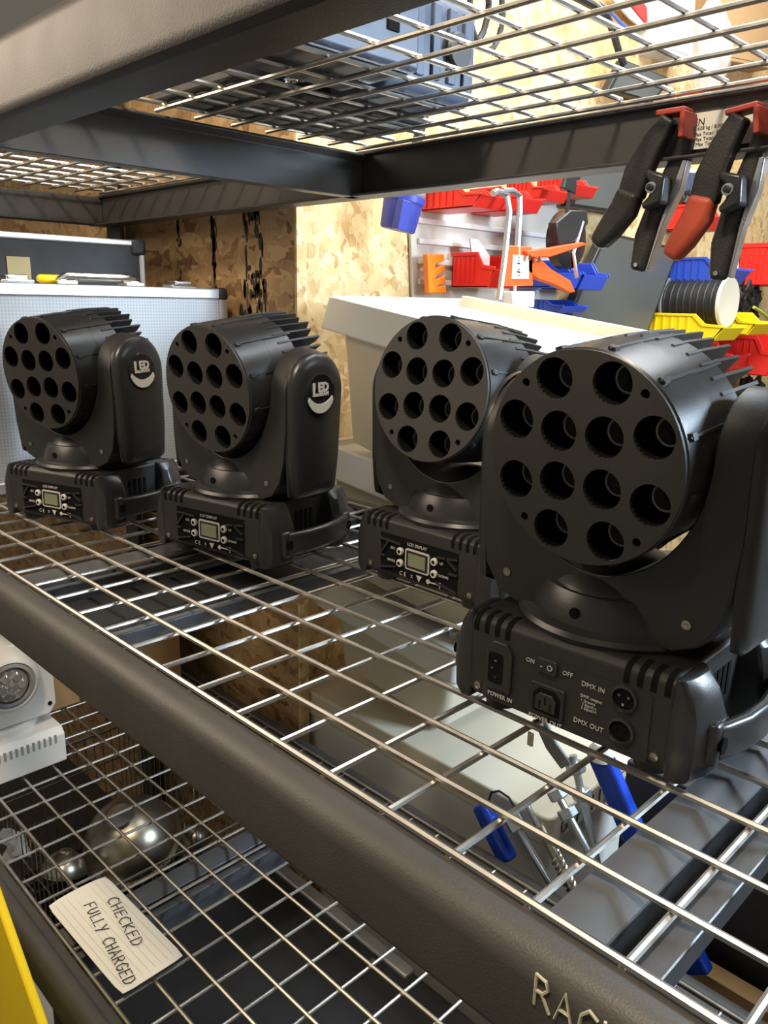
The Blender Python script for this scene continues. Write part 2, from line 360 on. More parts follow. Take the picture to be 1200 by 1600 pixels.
# handwriting on the front beam: RACK
T = Matrix(((1, 0, 0, 0), (0, 0, -1, 0), (0, 1, 0, 0), (0, 0, 0, 1)))
p = at(832, 1566, Y=-.565) - ro
random.seed(4)
hw = handwriting(['RACK'], .32, .20, .6, .017, TR(p.x, p.y, p.z) @ T, 'pen_lettering', 'chalk', rack)
hw['label'] = 'pale yellow handwritten letters on the beam face'
# wire decks
def deck(name, x0, x1, xo, y0, rows, z, flip, label, r=.045, m='wire', dy=.9232):
    mb = MB(); s = -1 if flip else 1
    ys = [y0+i*dy for i in range(rows+1)]
    xs = [xo+k for k in range(-40, 40) if x0 <= xo+k <= x1]
    for y in ys: mb.tube([(x0-.05, y, z), (x1+.05, y, z)], r, 7)
    for x in xs: mb.tube([(x, ys[0]-.03, z-s*.082), (x, ys[-1]+.03, z-s*.082)], r*.97, 7)
    return solid(name, m, label, 'wire shelf', mb)
deck('wire_deck', -13.4, 23, 0, 0, 10, 0, False, 'silver welded wire deck carrying the four black moving head lights')
deck('wire_deck', .6, 13.2, -.133, 9.1446-.9232*10, 10, 9.2, True, 'silver wire deck overhead, right of the black divider bar')
deck('wire_deck', -13.4, -.5, -.133, 9.1446-.9232*10, 10, 9.2, True, 'silver wire deck overhead, left of the black divider bar', r=.05)
deck('wire_deck', 13.9, 23, -.133, 9.1446-.9232*10, 10, 9.2, True, 'end bay of overhead wire deck at the upper right corner')
deck('wire_deck', -13.4, 23, 0, .1408, 10, -8.84, False, 'silver wire deck below, carrying the handwritten card', r=.042)
deck('wire_deck', -13.4, 23, 0, .14, 10, -17.6, False, 'lowest wire deck under the basket and dark cases', r=.042)
# printed rating label on the back beam, between the clamps
lt = at(1068, 186, Y=YB-.0); 
YF = YB-.10        # camera-side face of back beam (steps excluded)
a = at(1070, 184, Y=YF-.02); b = at(1160, 226, Y=YF-.02)
lab = rb('rating_label', MB().box(a.x, b.x+.25, YF-.05, YF-.02, a.z-1.02*.55, a.z+.04), 'paper', bevel=0)
lab['label'] = 'white printed weight rating sticker'
def rack_text(s, px, py, size, bold=0):
    q = at(px, py, Y=YF-.055) - ro
    o = text('label_print', s, size, 'ink', lab, TR(q.x, q.y, q.z) @ FRONT, .002, bold); return o
rack_text('LEN', 1089, 192, .17); rack_text('3.628 kg / 8,000 lb', 1112, 198, .085); rack_text('Max Total:  EVENLY', 1114, 207, .085)
rack_text('Max Totale:  REPAR', 1114, 215, .085); rack_text('Max Total:  DISTR', 1114, 223, .085)
# ================================================================== MOVING HEAD LIGHTS
def make_light(rot180):
    """12-lens LED moving head; origin under the base, base front (display side) faces -y.
    head/yoke face -y; with rot180 the base is turned so its connector side faces -y"""
    root = bpy.data.objects.new('moving_head_light', None); C.objects.link(root); root.empty_display_size = .02
    bs = RZ(PI) if rot180 else Matrix.Identity(4)
    # ---- base body
    mb = MB()
    prof = [(-1.28, .22), (-1.36, .34), (-1.36, 1.32), (-1.31, 1.41), (-1.2, 1.45), (1.2, 1.45), (1.31, 1.41), (1.36, 1.32), (1.36, .34), (1.28, .22)]
    mb.prism(prof, -1.46, 1.46, 'x', bs)
    base = mb.build('base', 'blackplastic', root, .05)
    for sx in (-1, 1):
        # rounded end caps at the two corners, with an open gap between them spanned by the handle
        for sy in (-1, 1):
            ol = [(sy*.62, -.04), (sy*1.375, -.04), (sy*1.38, .14), (sy*1.31, .27), (sy*1.08, .38), (sy*.80, .42), (sy*.66, .30)]
            n = len(ol); vs = []
            for z, k in ((.16, .70), (.26, .95), (.55, 1), (.95, .98), (1.25, .72), (1.45, .30)):
                for y, x in ol:
                    cy = sy*1.0; vs.append((sx*(1.45+x*k), cy+(y-cy)*(1 if z < 1.2 else .93), z))
            fs = [list(range(n))[::-1], [5*n+i for i in range(n)]]
            for i in range(5):
                for k in range(n): fs.append((i*n+k, i*n+(k+1) % n, (i+1)*n+(k+1) % n, (i+1)*n+k))
            MB().add(vs, fs, bs).build('end_cap', 'shell', root, .03)
        for k in range(4):
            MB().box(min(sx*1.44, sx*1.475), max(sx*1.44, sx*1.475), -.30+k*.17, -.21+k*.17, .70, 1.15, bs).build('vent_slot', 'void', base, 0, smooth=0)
        # handle: arch along y bulging outwards
        mb = MB(); pts = [(1.89, -1.06), (1.95, -.90), (2.06, -.5), (2.10, 0), (2.06, .5), (1.95, .90), (1.89, 1.06)]
        inn = [(x-.17, y) for x, y in pts]
        ol = [(sx*x, y) for x, y in pts]+[(sx*x, y) for x, y in inn[::-1]]
        mb.prism(ol, .42, .90, 'z', bs)
        for y in (-1, 1): mb.box(min(sx*1.62, sx*1.9), max(sx*1.62, sx*1.9), y*1.02-.12, y*1.02+.12, .38, .94, bs)
        h = mb.build('handle', 'shell', root, .07, seg=3)
        for y in (-1, 1): MB().lathe([(.10, 0), (.10, .02)], 16, bs @ TR(sx*1.925, y*1.0, .66) @ RY(sx*PI/2)).build('handle_hole', 'void', h, 0)
    for sx in (-1, 1):
        for sy in (-1, 1):
            MB().lathe([(.17, .045), (.22, .07), (.25, .24)], 20, TR(sx*1.12, sy*1.0, 0)).build('foot', 'rubber', root)
    # top lip with four notched ribs near each end, front and rear
    for sy in (-1, 1):
        for sx in (-1, 1):
            for k in range(4):
                x = sx*(1.36-k*.17)
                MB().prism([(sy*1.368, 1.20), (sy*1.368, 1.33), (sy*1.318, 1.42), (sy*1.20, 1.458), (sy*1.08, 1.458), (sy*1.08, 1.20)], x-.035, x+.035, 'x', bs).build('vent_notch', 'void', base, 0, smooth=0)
    for sy in (-1, 1):
        for sx in (-1, 1):
            s_ = MB().lathe([(.05, 0), (.055, .02), (.02, .03)], 12, bs @ TR(sx*1.29, sy*1.36, .40) @ RX(PI/2 if sy < 0 else -PI/2)).build('screw', 'pewter', base)
    # ---- display side (base -y)
    FT = bs @ TR(0, -1.36, 0) @ FRONT          # local: x right, y up, z out of the face
    pn = MB().prism([(-1.0, .34), (1.0, .34), (1.0, 1.12), (-1.0, 1.12)], -.03, .006, 'z', FT).build('control_panel', 'void', base, 0, smooth=0)
    for a_, b_ in (((-1.0, 1.0), (-.42, .98)), ((-1.0, .66), (-.85, .66)), ((-1.0, .40), (-.55, .50)), ((1.0, 1.0), (.5, .94)), ((1.0, .70), (.8, .70)), ((1.0, .36), (.5, .45)), ((-.75, .98), (-.95, .72)), ((.72, .98), (.98, .8))):
        mb = MB().strip([a_, b_], .035, .0, .05, 'z'); mb.v = [FT @ v for v in mb.v]; mb.build('panel_rib', 'blackplastic', base, 0)
    MB().prism(rrect(-.31, .31, .52, .94, .05), .0, .028, 'z', FT).build('display_frame', 'print', base, 0)
    MB().prism(rrect(-.275, .275, .555, .905, .03), .01, .034, 'z', FT).build('display_bezel', 'gloss', base, 0)
    MB().prism([(-.22, .60), (.22, .60), (.22, .86), (-.22, .86)], .01, .039, 'z', FT).build('display_screen', 'lcd', base, 0)
    for x in (-.443, .443):
        for y in (.838, .598):
            b_ = MB().lathe([(.078, .0), (.078, .05), (.065, .065), (.04, .065)], 20, FT @ TR(x, y, 0)).build('button', 'ring', base)
            MB().lathe([(.035, .05), (.035, .072)], 12, FT @ TR(x, y, 0)).build('button_centre', 'void', base)
    def tx(s, x, y, size, T0, nm='panel_print', bold=0): return text(nm, s, size, 'print', base, T0 @ TR(x, y, .03), .004, bold)
    tx('LCD DISPLAY', 0, 1.03, .085, FT); tx('ESC', -.64, .86, .07, FT); tx('ENTER', -.68, .60, .07, FT); tx('UP', .62, .84, .07, FT); tx('DOWN', .68, .60, .07, FT)
    tx('C E', -.36, .40, .12, FT); tx('X', -.12, .40, .09, FT)
    MB().prism([(.0, .46), (.14, .46), (.07, .34)], .02, .034, 'z', FT).build('warning_mark', 'print', base, 0)
    MB().box(.34, .60, .40, .42, .02, .034, FT).box(.59, .61, .35, .46, .02, .034, FT).lathe([(.045, .02), (.045, .034)], 14, FT @ TR(.30, .41, 0)).build('distance_mark', 'print', base, 0)
    # ---- connector side (base +y)
    BT = bs @ TR(0, 1.36, 0) @ RZ(PI) @ FRONT
    MB().prism(rrect(-1.20, 1.20, .27, 1.16, .05), -.02, .012, 'z', BT).build('connector_panel', 'blackplastic', base, 0)
    ps = MB().prism([(-1.13, .46), (-.73, .46), (-.73, 1.04), (-.83, 1.16), (-1.03, 1.16), (-1.13, 1.04)], 0, .06, 'z', BT).build('power_inlet', 'blackplastic', base, .015)
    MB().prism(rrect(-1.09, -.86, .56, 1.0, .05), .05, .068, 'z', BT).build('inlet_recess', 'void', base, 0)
    mb = MB()
    for y in (.66, .78, .90): mb.box(-.98-(.05 if y == .78 else 0), -.94-(.05 if y == .78 else 0), y-.012, y+.012, .06, .09, BT)
    mb.build('inlet_pin', 'chrome', base, 0)
    MB().prism(rrect(-.34, -.06, .95, 1.15, .02), .0, .05, 'z', BT).build('rocker_switch', 'shell', base, .012)
    tx('-  O', -.20, 1.05, .11, BT @ TR(0, 0, .03))
    MB().prism(rrect(-.42, .08, .36, .80, .04), .0, .05, 'z', BT).build('power_outlet', 'shell', base, .012)
    MB().prism([(-.37, .41), (.03, .41), (.03, .66), (-.06, .75), (-.28, .75), (-.37, .66)], .04, .056, 'z', BT).build('outlet_recess', 'void', base, 0)
    mb = MB().prism([(-.32, .45), (-.02, .45), (-.02, .62), (-.08, .69), (-.26, .69), (-.32, .62)], .05, .085, 'z', BT)
    mb.build('outlet_core', 'blackplastic', base, .01)
    mb = MB()
    for x, y in ((-.25, .53), (-.17, .60), (-.09, .53)): mb.box(x-.012, x+.012, y-.05, y+.05, .08, .089, BT)
    mb.build('outlet_slot', 'void', base, 0)
    for y, nm in ((1.0, 'data_inlet'), (.57, 'data_outlet')):
        MB().lathe([(.17, .0), (.17, .05), (.14, .06), (.135, .02)], 28, BT @ TR(.86, y, 0), caps=False).build(nm, 'shell', base)
        MB().lathe([(.135, .0), (.135, .03)], 28, BT @ TR(.86, y, 0)).build('socket_recess', 'void', base)
        mb = MB()
        for q in range(3):
            a_ = PI/6+q*2*PI/3
            mb.lathe([(.018, .02), (.018, .05)], 8, BT @ TR(.86+.07*math.cos(a_), y+.07*math.sin(a_), 0))
        mb.build('socket_pin', 'chrome' if nm == 'data_inlet' else 'void', base)
    for s, x, y, sz in (('POWER IN', -.90, .37, .085), ('ON', -.46, 1.05, .085), ('OFF', .09, 1.05, .085), ('POWER OUT', -.18, .30, .085), ('DMX IN', .45, 1.0, .09), ('DMX OUT', .43, .48, .09),
                        ('DMX output:', .44, .84, .055), ('1 Ground', .40, .78, .05), ('2 Signal(-)', .42, .73, .05), ('3 Signal(+)', .42, .68, .05)):
        tx(s, x, y, sz, BT)
    # ---- turntable and dome
    prof = [(1.30, 1.42), (1.34, 1.50), (1.30, 1.56), (1.16, 1.60), (1.12, 1.80), (1.02, 1.98), (.6, 2.1)]
    tt = MB().lathe(prof, 48).build('turntable', 'shell', root)
    MB().lathe([(.07, 0), (.07, .03)], 14, TR(0, -1.118, 1.76) @ RX(PI/2)).build('turntable_hole', 'void', tt)
    MB().lathe([(.07, 0), (.07, .03)], 14, TR(0, 1.118, 1.76) @ RX(-PI/2)).build('turntable_hole', 'void', tt)
    # raised dome bulging out of the yoke foot, front and rear
    mb = MB(); vs = []; n = 28; rings = 8
    for i in range(rings+1):
        t = i/rings*PI/2
        for k in range(n): vs.append((1.0*math.cos(t)*math.cos(2*PI*k/n), 1.13*math.cos(t)*math.sin(2*PI*k/n), 1.58+.86*math.sin(t)))
    fs = [(i*n+k, i*n+(k+1) % n, (i+1)*n+(k+1) % n, (i+1)*n+k) for i in range(rings) for k in range(n)]
    mb.add(vs, fs).build('turntable_dome', 'shell', root)
    # ---- yoke
    HZ = 3.86; HY = .80
    inner = [(x*1.38, HZ+(z-HZ)*1.64) for x, z in arc(0, HZ, 1.0, 180, 360, 28)]
    lower = [(1.80, 3.0), (1.76, 2.4), (1.66, 1.96), (1.46, 1.66), (1.15, 1.52), (-1.15, 1.52), (-1.46, 1.66), (-1.66, 1.96), (-1.76, 2.4), (-1.80, 3.0)]
    mb = MB(); vs = []; NS = 14
    for q in range(NS+1):
        y = -HY*math.cos(PI*q/NS); zt = HZ+math.sqrt(max(0, HY*HY-y*y))+.01
        ring = inner+[(1.38, zt), (1.62, zt-.02), (1.79, zt-.12)]+lower+[(-1.79, zt-.12), (-1.62, zt-.02), (-1.38, zt)]
        n = len(ring); vs += [(x, y, z) for x, z in ring]
    fs = [list(range(n)), [NS*n+k for k in range(n)][::-1]]+[(q*n+k, q*n+(k+1) % n, (q+1)*n+(k+1) % n, (q+1)*n+k) for q in range(NS) for k in range(n)]
    mb.add(vs, fs)
    yoke = mb.build('yoke', 'blackplastic', root, .06, seg=3, smooth=40)
    for sy in (-1, 1):
        for sx in (-1, 1):
            MB().lathe([(.05, 0), (.06, .015), (.03, .02), (.0, .008)], 12, TR(sx*1.297, sy*(HY+.0), 1.906) @ RX(PI/2 if sy < 0 else -PI/2)).build('screw', 'pewter', yoke)
    for sx in (-1, 1):
        # bulging side cover: stadium lofted outward
        vs = []; n = 0; levels = ((.0, 1.0), (.10, .985), (.19, .93), (.25, .82))
        base_ol = [(-.66, 1.66), (-.46, 1.56), (.46, 1.56), (.66, 1.66), (.73, 2.4)]+arc(0, HZ+.0, .76, 0, 180, 18)+[(-.73, 2.4)]
        cy, cz = 0, 3.2; n = len(base_ol)
        for d, k in levels:
            for y, z in base_ol: vs.append((sx*(1.77+d*.8), cy+(y-cy)*k, cz+(z-cz)*(.985 if k == 1 else .97*k/.985 if k < .9 else k)))
        fs = [[3*n+i for i in range(n)]]+[(i*n+k, i*n+(k+1) % n, (i+1)*n+(k+1) % n, (i+1)*n+k) for i in range(3) for k in range(n)]
        cov = MB().add(vs, fs).build('side_cover', 'shell', yoke, 0, smooth=50)
        # crescent, badge and lettering
        BT2 = TR(sx*1.965, 0, 3.78) @ RZ(sx*PI/2) @ FRONT
        MB().lathe([(.43, -.03), (.43, .02), (.40, .035), (.38, .03)], 36, BT2).build('badge', 'gloss', yoke)
        cres = arc(0, 0, .39, 200, 340, 20)+arc(0, .24, .44, 319, 221, 20)
        MB().prism(cres, .025, .05, 'z', BT2).build('badge_crescent', 'white', yoke, 0)
        for s, x, y, sz, bd in (('L', -.17, .08, .36, .014), ('ED', .06, .13, .25, .012), ('BEAM', .08, .0, .11, .004)):
            text('badge_lettering', s, sz, 'white', yoke, BT2 @ TR(x, y, .045), .006, bd)
    # ---- head
    HT = TR(0, 0, HZ)
    head = bpy.data.objects.new('head', None)
    # shell turned around y
    shell_prof = [(1.29, -1.28), (1.32, -1.25), (1.34, -.50), (1.325, -.48), (1.335, .20), (1.25, .24)]
    TY = HT @ RX(-PI/2)     # lathe z -> +y
    mb = MB().lathe([(1.26, -1.26)]+shell_prof+[(1.06, .26), (1.04, .80), (.8, .92)], 64, TY, caps=False)
    mb.lathe([(.8, .92), (.3, .94)], 64, TY, caps=True)
    hd = mb.build('head', 'shell', root, 0, smooth=30)
    # face plate with twelve lens holes and four screw holes
    holes = [(-.38, .94), (.38, .94), (-.917, .388), (-.306, .312), (.306, .312), (.917, .388), (-.917, -.388), (-.306, -.312), (.306, -.312), (.917, -.388), (-.38, -.94), (.38, -.94)]
    R_ = 1.0
    hl = [[(x*R_+.25*math.cos(2*PI*k/24), y*R_+.25*math.sin(2*PI*k/24)) for k in range(24)] for x, y in holes]
    sc = [(.78*sx, .86*sy) for sx in (-1, 1) for sy in (-1, 1)]
    sl = [[(x+.055*math.cos(2*PI*k/12), y+.055*math.sin(2*PI*k/12)) for k in range(12)] for x, y in sc]
    ol = [(1.30*math.cos(2*PI*k/72), 1.30*math.sin(2*PI*k/72)) for k in range(72)]
    PT = HT @ TR(0, -1.28, 0) @ FRONT
    me = plate(ol, hl+sl, .06, PT); link('face_plate', me, 'faceplate', root, 0, smooth=0)
    mb = MB().lathe([(1.26, -.62), (1.26, -.60)], 64, PT)
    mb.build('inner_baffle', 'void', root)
    for x, y in holes:
        lb = MB().lathe([(.25, .0), (.246, -.56)], 28, PT @ TR(x*R_, y*R_, 0), caps=False).build('lens_barrel', 'void', root)
        MB().lathe([(.243, -.57), (.19, -.52), (.185, -.38), (.175, -.345), (.15, -.35), (.13, -.42), (.105, -.52)], 28, PT @ TR(x*R_, y*R_, 0), caps=False).build('lens_ring', 'lensring', lb)
        MB().lathe([(.12, -.57), (.115, -.51), (.08, -.48), (.03, -.465)], 20, PT @ TR(x*R_, y*R_, 0)).build('lens', 'lensglass', lb)
    mb = MB()
    for x, y in sc: mb.lathe([(.055, -.3), (.055, -.28)], 10, PT @ TR(x, y, 0))
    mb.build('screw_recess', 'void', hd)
    # cooling fins around the rear of the drum + thin ribs with clips on the shell
    for k in range(40):
        F_ = HT @ RY(math.radians(9*k+4))
        ex = 1.10 if k % 2 else 1.0
        MB().prism([(.10, .98), (ex-.10, 1.0), (ex, 1.10), (ex, 1.30), (.30, 1.345), (-.15, 1.35), (-.18, 1.27), (.10, 1.27)], -.022, .022, 'x', F_).build('fin', 'blackplastic', hd)
    for k in range(12):
        F_ = HT @ RY(math.radians(30*k+12))
        MB().box(-.014, .014, -1.2, .3, 1.28, 1.352, F_).build('shell_rib', 'blackplastic', hd, 0)
        MB().box(-.05, .05, -1.18, -1.06, 1.28, 1.362, F_).build('shell_clip', 'blackplastic', hd, .008, seg=1)
    for sx in (-1, 1):
        MB().lathe([(.5, 1.15), (.5, 1.45)], 24, HT @ RY(sx*PI/2)).build('pivot', 'blackplastic', hd)
    return root
def children(o): return [c for c in bpy.data.objects if c.parent is o]
def copy_tree(o, parent=None):
    c = o.copy(); C.objects.link(c); c.parent = parent
    for ch in children(o): copy_tree(ch, c)
    return c
lightA = make_light(False); lightB = make_light(True)
HEAD = ('head', 'face_plate', 'inner_baffle', 'lens_barrel')
def pose_light(o, x, y, deg, pan, tilt, label, roll=0):
    o.location = W(x, y, .0); o.rotation_euler = (0, 0, math.radians(deg)); tag(o, label, 'stage light', 'black moving head lights on the wire shelf')
    for ch in children(o):
        k = ch.name.split('.')[0]
        if k in HEAD or k in ('yoke', 'turntable', 'turntable_dome'):
            Mx = RZ(math.radians(pan))
            if k == 'yoke' or k in HEAD: Mx = Mx @ TR(0, 0, 1.6*S) @ RY(math.radians(roll)) @ TR(0, 0, -1.6*S)
            if k in HEAD: Mx = Mx @ TR(0, 0, 3.86*S) @ RX(math.radians(tilt)) @ TR(0, 0, -3.86*S)
            ch.matrix_basis = Mx
l2 = copy_tree(lightA); l3 = copy_tree(lightA)
pose_light(lightA, -2.95, 3.32, 18.5, -3, 6, 'leftmost black moving head light, in front of the silver case', -1.5)
pose_light(l2, 2.03, 4.72, 11.5, -5, 7, 'second black moving head light from left, round LED BEAM badge fully visible', 2.5)
pose_light(l3, 6.71, 6.52, 0.2, 3, -6, 'black moving head light against the cream tote, half hidden by the nearest one')
pose_light(lightB, 11.56, 3.94, 1.9, -1.5, 5, 'nearest and largest black moving head light, power and DMX sockets facing front')
# ================================================================== CREAM TOTES behind the rack
def ray(px, py): return (CR*((px-600)/FPX) + CD*((py-800)/FPX) + CF).normalized()
tx_ = Vector((0.976, -0.186, -0.112)).normalized(); ty_ = Vector((0.187, 0.982, 0)).normalized(); ty_ = (ty_-tx_*ty_.dot(tx_)).normalized(); tz_ = tx_.cross(ty_)
def frame(o): return Matrix(((tx_.x, ty_.x, tz_.x, 0), (tx_.y, ty_.y, tz_.y, 0), (tx_.z, ty_.z, tz_.z, 0), (0, 0, 0, 1)))
def shell_box(mb, L_, B_, z0, z1, t, taper, T=None):
    """open tapered tub: outline shrinks downward"""
    def ring(z, k): return [(x, y, z) for x, y in rrect(k, L_-k, k, B_-k, .35, 3)]
    rs = [ring(z0, taper), ring(z1, 0), ring(z1, t), ring(z0+t, taper+t)]
    n = len(rs[0]); vs = [v for r in rs for v in r]
    fs = [list(range(n))[::-1], [3*n+i for i in range(n)]]
    for i in range(3):
        for k in range(n): fs.append((i*n+k, i*n+(k+1) % n, (i+1)*n+(k+1) % n, (i+1)*n+k))
    return mb.add(vs, fs, T)
pitch = Matrix(((.9937, 0, .112, 0), (0, 1, 0, 0), (-.112, 0, .9937, 0), (0, 0, 0, 1)))
def tote(o, L_, B_, h, label, lid=True, q=None):
    root = bpy.data.objects.new('storage_tote', None); C.objects.link(root); root.empty_display_size = .02
    root.matrix_world = Matrix.Translation(W(*o)) @ (q if q else frame(o))
    tag(root, label, 'storage box', 'cream plastic totes stacked behind the rack')
    b = shell_box(MB(), L_-.9, B_-.9, -h, -.35, .12, .42, TR(.45, .45, 0)).build('tub', 'tote', root, .04)
    if lid:
        mb = MB(); n = 0
        prof = [(.02, -1.0), (0, -.95), (.16, -.04), (.22, 0), (.42, 0), (.50, -.16), (.75, -.18)]
        vs = []
        for k, z in prof: 
            r_ = [(x, y, z) for x, y in rrect(k, L_-k, k, B_-k, .22, 3)]; n = len(r_); vs += r_
        inn = [(.14, -1.0)]
        vs = [(x, y, -1.0) for x, y in rrect(.12, L_-.12, .12, B_-.12, .2, 3)] + vs
        m = len(prof)+1
        fs = [(i*n+k, i*n+(k+1) % n, (i+1)*n+(k+1) % n, (i+1)*n+k) for i in range(m-1) for k in range(n)]
        fs.append([(m-1)*n+k for k in range(n)])
        fs2 = [(k, (k+1) % n, n+(k+1) % n, n+k) for k in range(n)]
        ld = mb.add(vs, fs).build('lid', 'lid', root, 0, smooth=30)
        # raised far bar and hinge clips
        MB().prism([(B_-1.35, -.2), (B_-.9, -.2), (B_-.95, .16), (B_-1.22, .16)], .9, L_-.6, 'x').build('lid_ridge', 'tote', ld, .03)
        for k in range(6): MB().box(L_-1.15, L_-.95, .9+k*.62, 1.25+k*.62, -.2, .06).build('hinge_clip', 'lid', ld, .03)
        MB().box(L_-1.7, L_-1.55, .8, B_-1.5, -.2, -.08).build('lid_step', 'lid', ld, .02)
    return root
O1 = at(500, 460, Y=11.0)
tote(O1, 9.6, 6.1, 4.5, 'cream lidded tote on top of the stack behind the second pair of lights')
O2 = O1+tz_*(-4.65)+Vector((-.05, .0, 0))
tote(O2, 9.0, 6.0, 4.4, 'cream tote in the middle of the stack, mostly hidden by the shelf beam', q=pitch)
O3 = O2+Vector((.0, .05, -4.75))
tote(O3, 6.6, 6.0, 3.3, 'short cream tote seen down through the wire deck under the stack', q=pitch)
# lowest white box with the handwritten rim
bt = thing('storage_tote', 'wide white box below the totes, its rim lettered by hand', 'storage box', (-4.2, 11.0, -Z0), group='cream plastic totes stacked behind the rack')
shell_box(MB(), 10.6, 6.2, 0, 11.2, .12, .5).build('tub', 'lid', bt, .04)
rim = MB().prism(rrect(-.1, 10.75, -.1, 6.3, .3, 4), 11.2, 12.1, 'z').build('lid', 'tote', bt, .08, seg=3)
T = TR(10.77, .5, 11.40) @ Matrix(((0, 0, 1, 0), (1, 0, 0, 0), (0, 1, 0, 0), (0, 0, 0, 1)))
random.seed(2)
handwriting(['Gorilla Fixat'], .50, .34, .6, .018, T, 'pen_lettering', 'ink', bt)['label'] = 'black handwriting along the rim'
# ================================================================== SILVER FLIGHT CASE + BLACK CASE
sc_ = thing('flight_case', 'silver flight case with dimpled panel standing on the left of the shelf', 'case', (-8.0, 5.0, .05))
X0, X1, Y0_, Y1_, H_ = -1.5, 1.5, -4.6, 4.95, 5.78
MB().box(X0+.05, X1-.05, Y0_+.05, Y1_-.05, .05, H_-.05).build('body_panel', 'dimple', sc_, .03)
def edge_frame(root, X0, X1, Y0, Y1, Z0_, Z1, w, m):
    for x in (X0, X1-w):
        for z in (Z0_, Z1-w): MB().box(x, x+w, Y0, Y1, z, z+w).build('edge_rail', m, root, .05, seg=3)
    for x in (X0, X1-w):
        for y in (Y0, Y1-w): MB().box(x, x+w, y, y+w, Z0_, Z1).build('edge_rail', m, root, .05, seg=3)
    for y in (Y0, Y1-w):
        for z in (Z0_, Z1-w): MB().box(X0, X1, y, y+w, z, z+w).build('edge_rail', m, root, .05, seg=3)
edge_frame(sc_, X0, X1, Y0_, Y1_, 0, H_, .34, 'alu')
def corner(root, x, y, z, sx, sy, sz, m, r=.42):
    mb = MB(); 
    mb.box(min(x, x-sx*r), max(x, x-sx*r), min(y, y-sy*r), max(y, y-sy*r), min(z, z-sz*r), max(z, z-sz*r)); mb.build('case_corner', m, root, .12, seg=3)
for sy, y in ((-1, Y0_-.03), (1, Y1_+.03)):
    for sz, z in ((-1, -.0), (1, H_+.03)):
        for sx, x in ((1, X1+.03), (-1, X0-.03)): corner(sc_, x, y, z, sx, sy, sz, 'cable' if sz > 0 else 'alu')
def top_pt(px, py, X): 
    q = at(px, py, X=X); return q - Vector((-8.0, 5.0, .05))
# carrying handle and catches on top
q0 = top_pt(90, 443, -6.9); q1 = top_pt(215, 443, -6.9)
mb = MB().tube([(1.1, q0.y, H_+.06), (1.1, q0.y+.25, H_+.22), (1.1, q1.y-.3, H_+.22), (1.1, q1.y, H_+.10)], .13, 10); mb.build('carry_handle', 'chrome', sc_)
MB().box(.75, 1.35, q0.y-.1, q0.y+.5, H_, H_+.12).build('handle_bracket', 'steel', sc_, .03)
MB().box(.75, 1.35, q1.y-.5, q1.y+.1, H_, H_+.12).build('handle_bracket', 'steel', sc_, .03)
for px in (22, 280):
    q = top_pt(px, 443, -6.9)
    MB().box(.8, 1.45, q.y-.45, q.y+.45, H_, H_+.10).box(.95, 1.4, q.y-.3, q.y+.3, H_+.08, H_+.22).build('catch', 'chrome', sc_, .05, seg=3)
q = at(82, 441, X=-7.0)
solid('marker_pen', 'yellow', 'short yellow-ended tool lying on the silver case by its handle', 'tool', MB().lathe([(.10, -.4), (.12, -.35), (.12, .35), (.08, .42)], 16, TR(-7.0, q.y, 5.97) @ RX(PI/2)))
bc = thing('flight_case', 'black flight case with silver edging and a beige label, behind the silver case', 'case', (-11.4, 5.4, .05))
MB().box(-1.55, 1.55, -4.4, 3.4, .05, 7.28).build('body_panel', 'fabric', bc, .03)
edge_frame(bc, -1.6, 1.6, -4.45, 3.45, 0, 7.33, .20, 'alu')
for sy, y in ((-1, -4.5), (1, 3.5)):
    for sx, x in ((1, 1.65), (-1, -1.65)):
        corner(bc, x, y, 7.38, sx, sy, 1, 'cable', .55); corner(bc, x, y, 0, sx, sy, -1, 'cable', .55)
a = at(10, 400, X=-9.8); b = at(50, 442, X=-9.8)
MB().box(1.56, 1.60, a.y-5.4, b.y-5.4, b.z-.05, a.z-.05).build('label_card', 'beige', bc, 0)['label'] = 'beige label card'
# ================================================================== LOWER DECK: white light, card, boxes
wl = thing('spot_light', 'small white moving head spot light on the lower deck at the left edge', 'stage light', (-8.0, 1.9, -8.75))
MB().prism([(-1.5, 0), (1.55, 0), (1.55, .95), (1.35, 1.15), (-1.3, 1.15), (-1.5, .95)], -1.6, 1.45, 'y').build('base', 'white', wl, .04)
for k in range(14):
    y = -1.1+k*.17
    MB().box(1.49, 1.56, y, y+.07, .70, .98).build('vent_slot', 'grey', wl, 0)
MB().lathe([(1.15, 1.14), (1.15, 1.35), (1.05, 1.42)], 36).build('turntable', 'white', wl)
for sy in (-1, 1):
    ol = [(-.9, 1.42), (.75, 1.42), (.75, 3.9), (.3, 4.1), (-.5, 4.1), (-1.1, 3.7), (-1.3, 2.0)]
    y0, y1 = sorted((sy*1.02, sy*1.42)); MB().prism(ol, y0, y1, 'y').build('yoke_arm', 'white', wl, .08, seg=3)
MB().prism([(-1.5, 1.45), (1.3, 1.45), (1.5, 1.75), (1.5, 3.25), (.85, 4.05), (-.85, 4.05), (-1.5, 3.25)], .75, .95, 'x').build('front_plate', 'white', wl, .05, seg=3)
for y, z in ((1.3, 1.8), (1.3, 3.2)): MB().lathe([(.07, 0), (.07, .03)], 10, TR(.95, y, z) @ RY(PI/2)).build('screw', 'void', wl)
hx = MB().lathe([(.9, -1.3), (1.0, -1.1), (1.02, .9), (.98, 1.25), (.86, 1.5), (.74, 1.58), (.70, 1.50)], 40, TR(0, 0, 3.05) @ RY(PI/2), caps=False)
hd = hx.build('head', 'white', wl)
MB().lathe([(.72, 1.42), (.70, 1.56), (.60, 1.60), (.56, 1.50)], 32, TR(0, 0, 3.05) @ RY(PI/2), caps=False).build('lens_bezel', 'grey', wl)
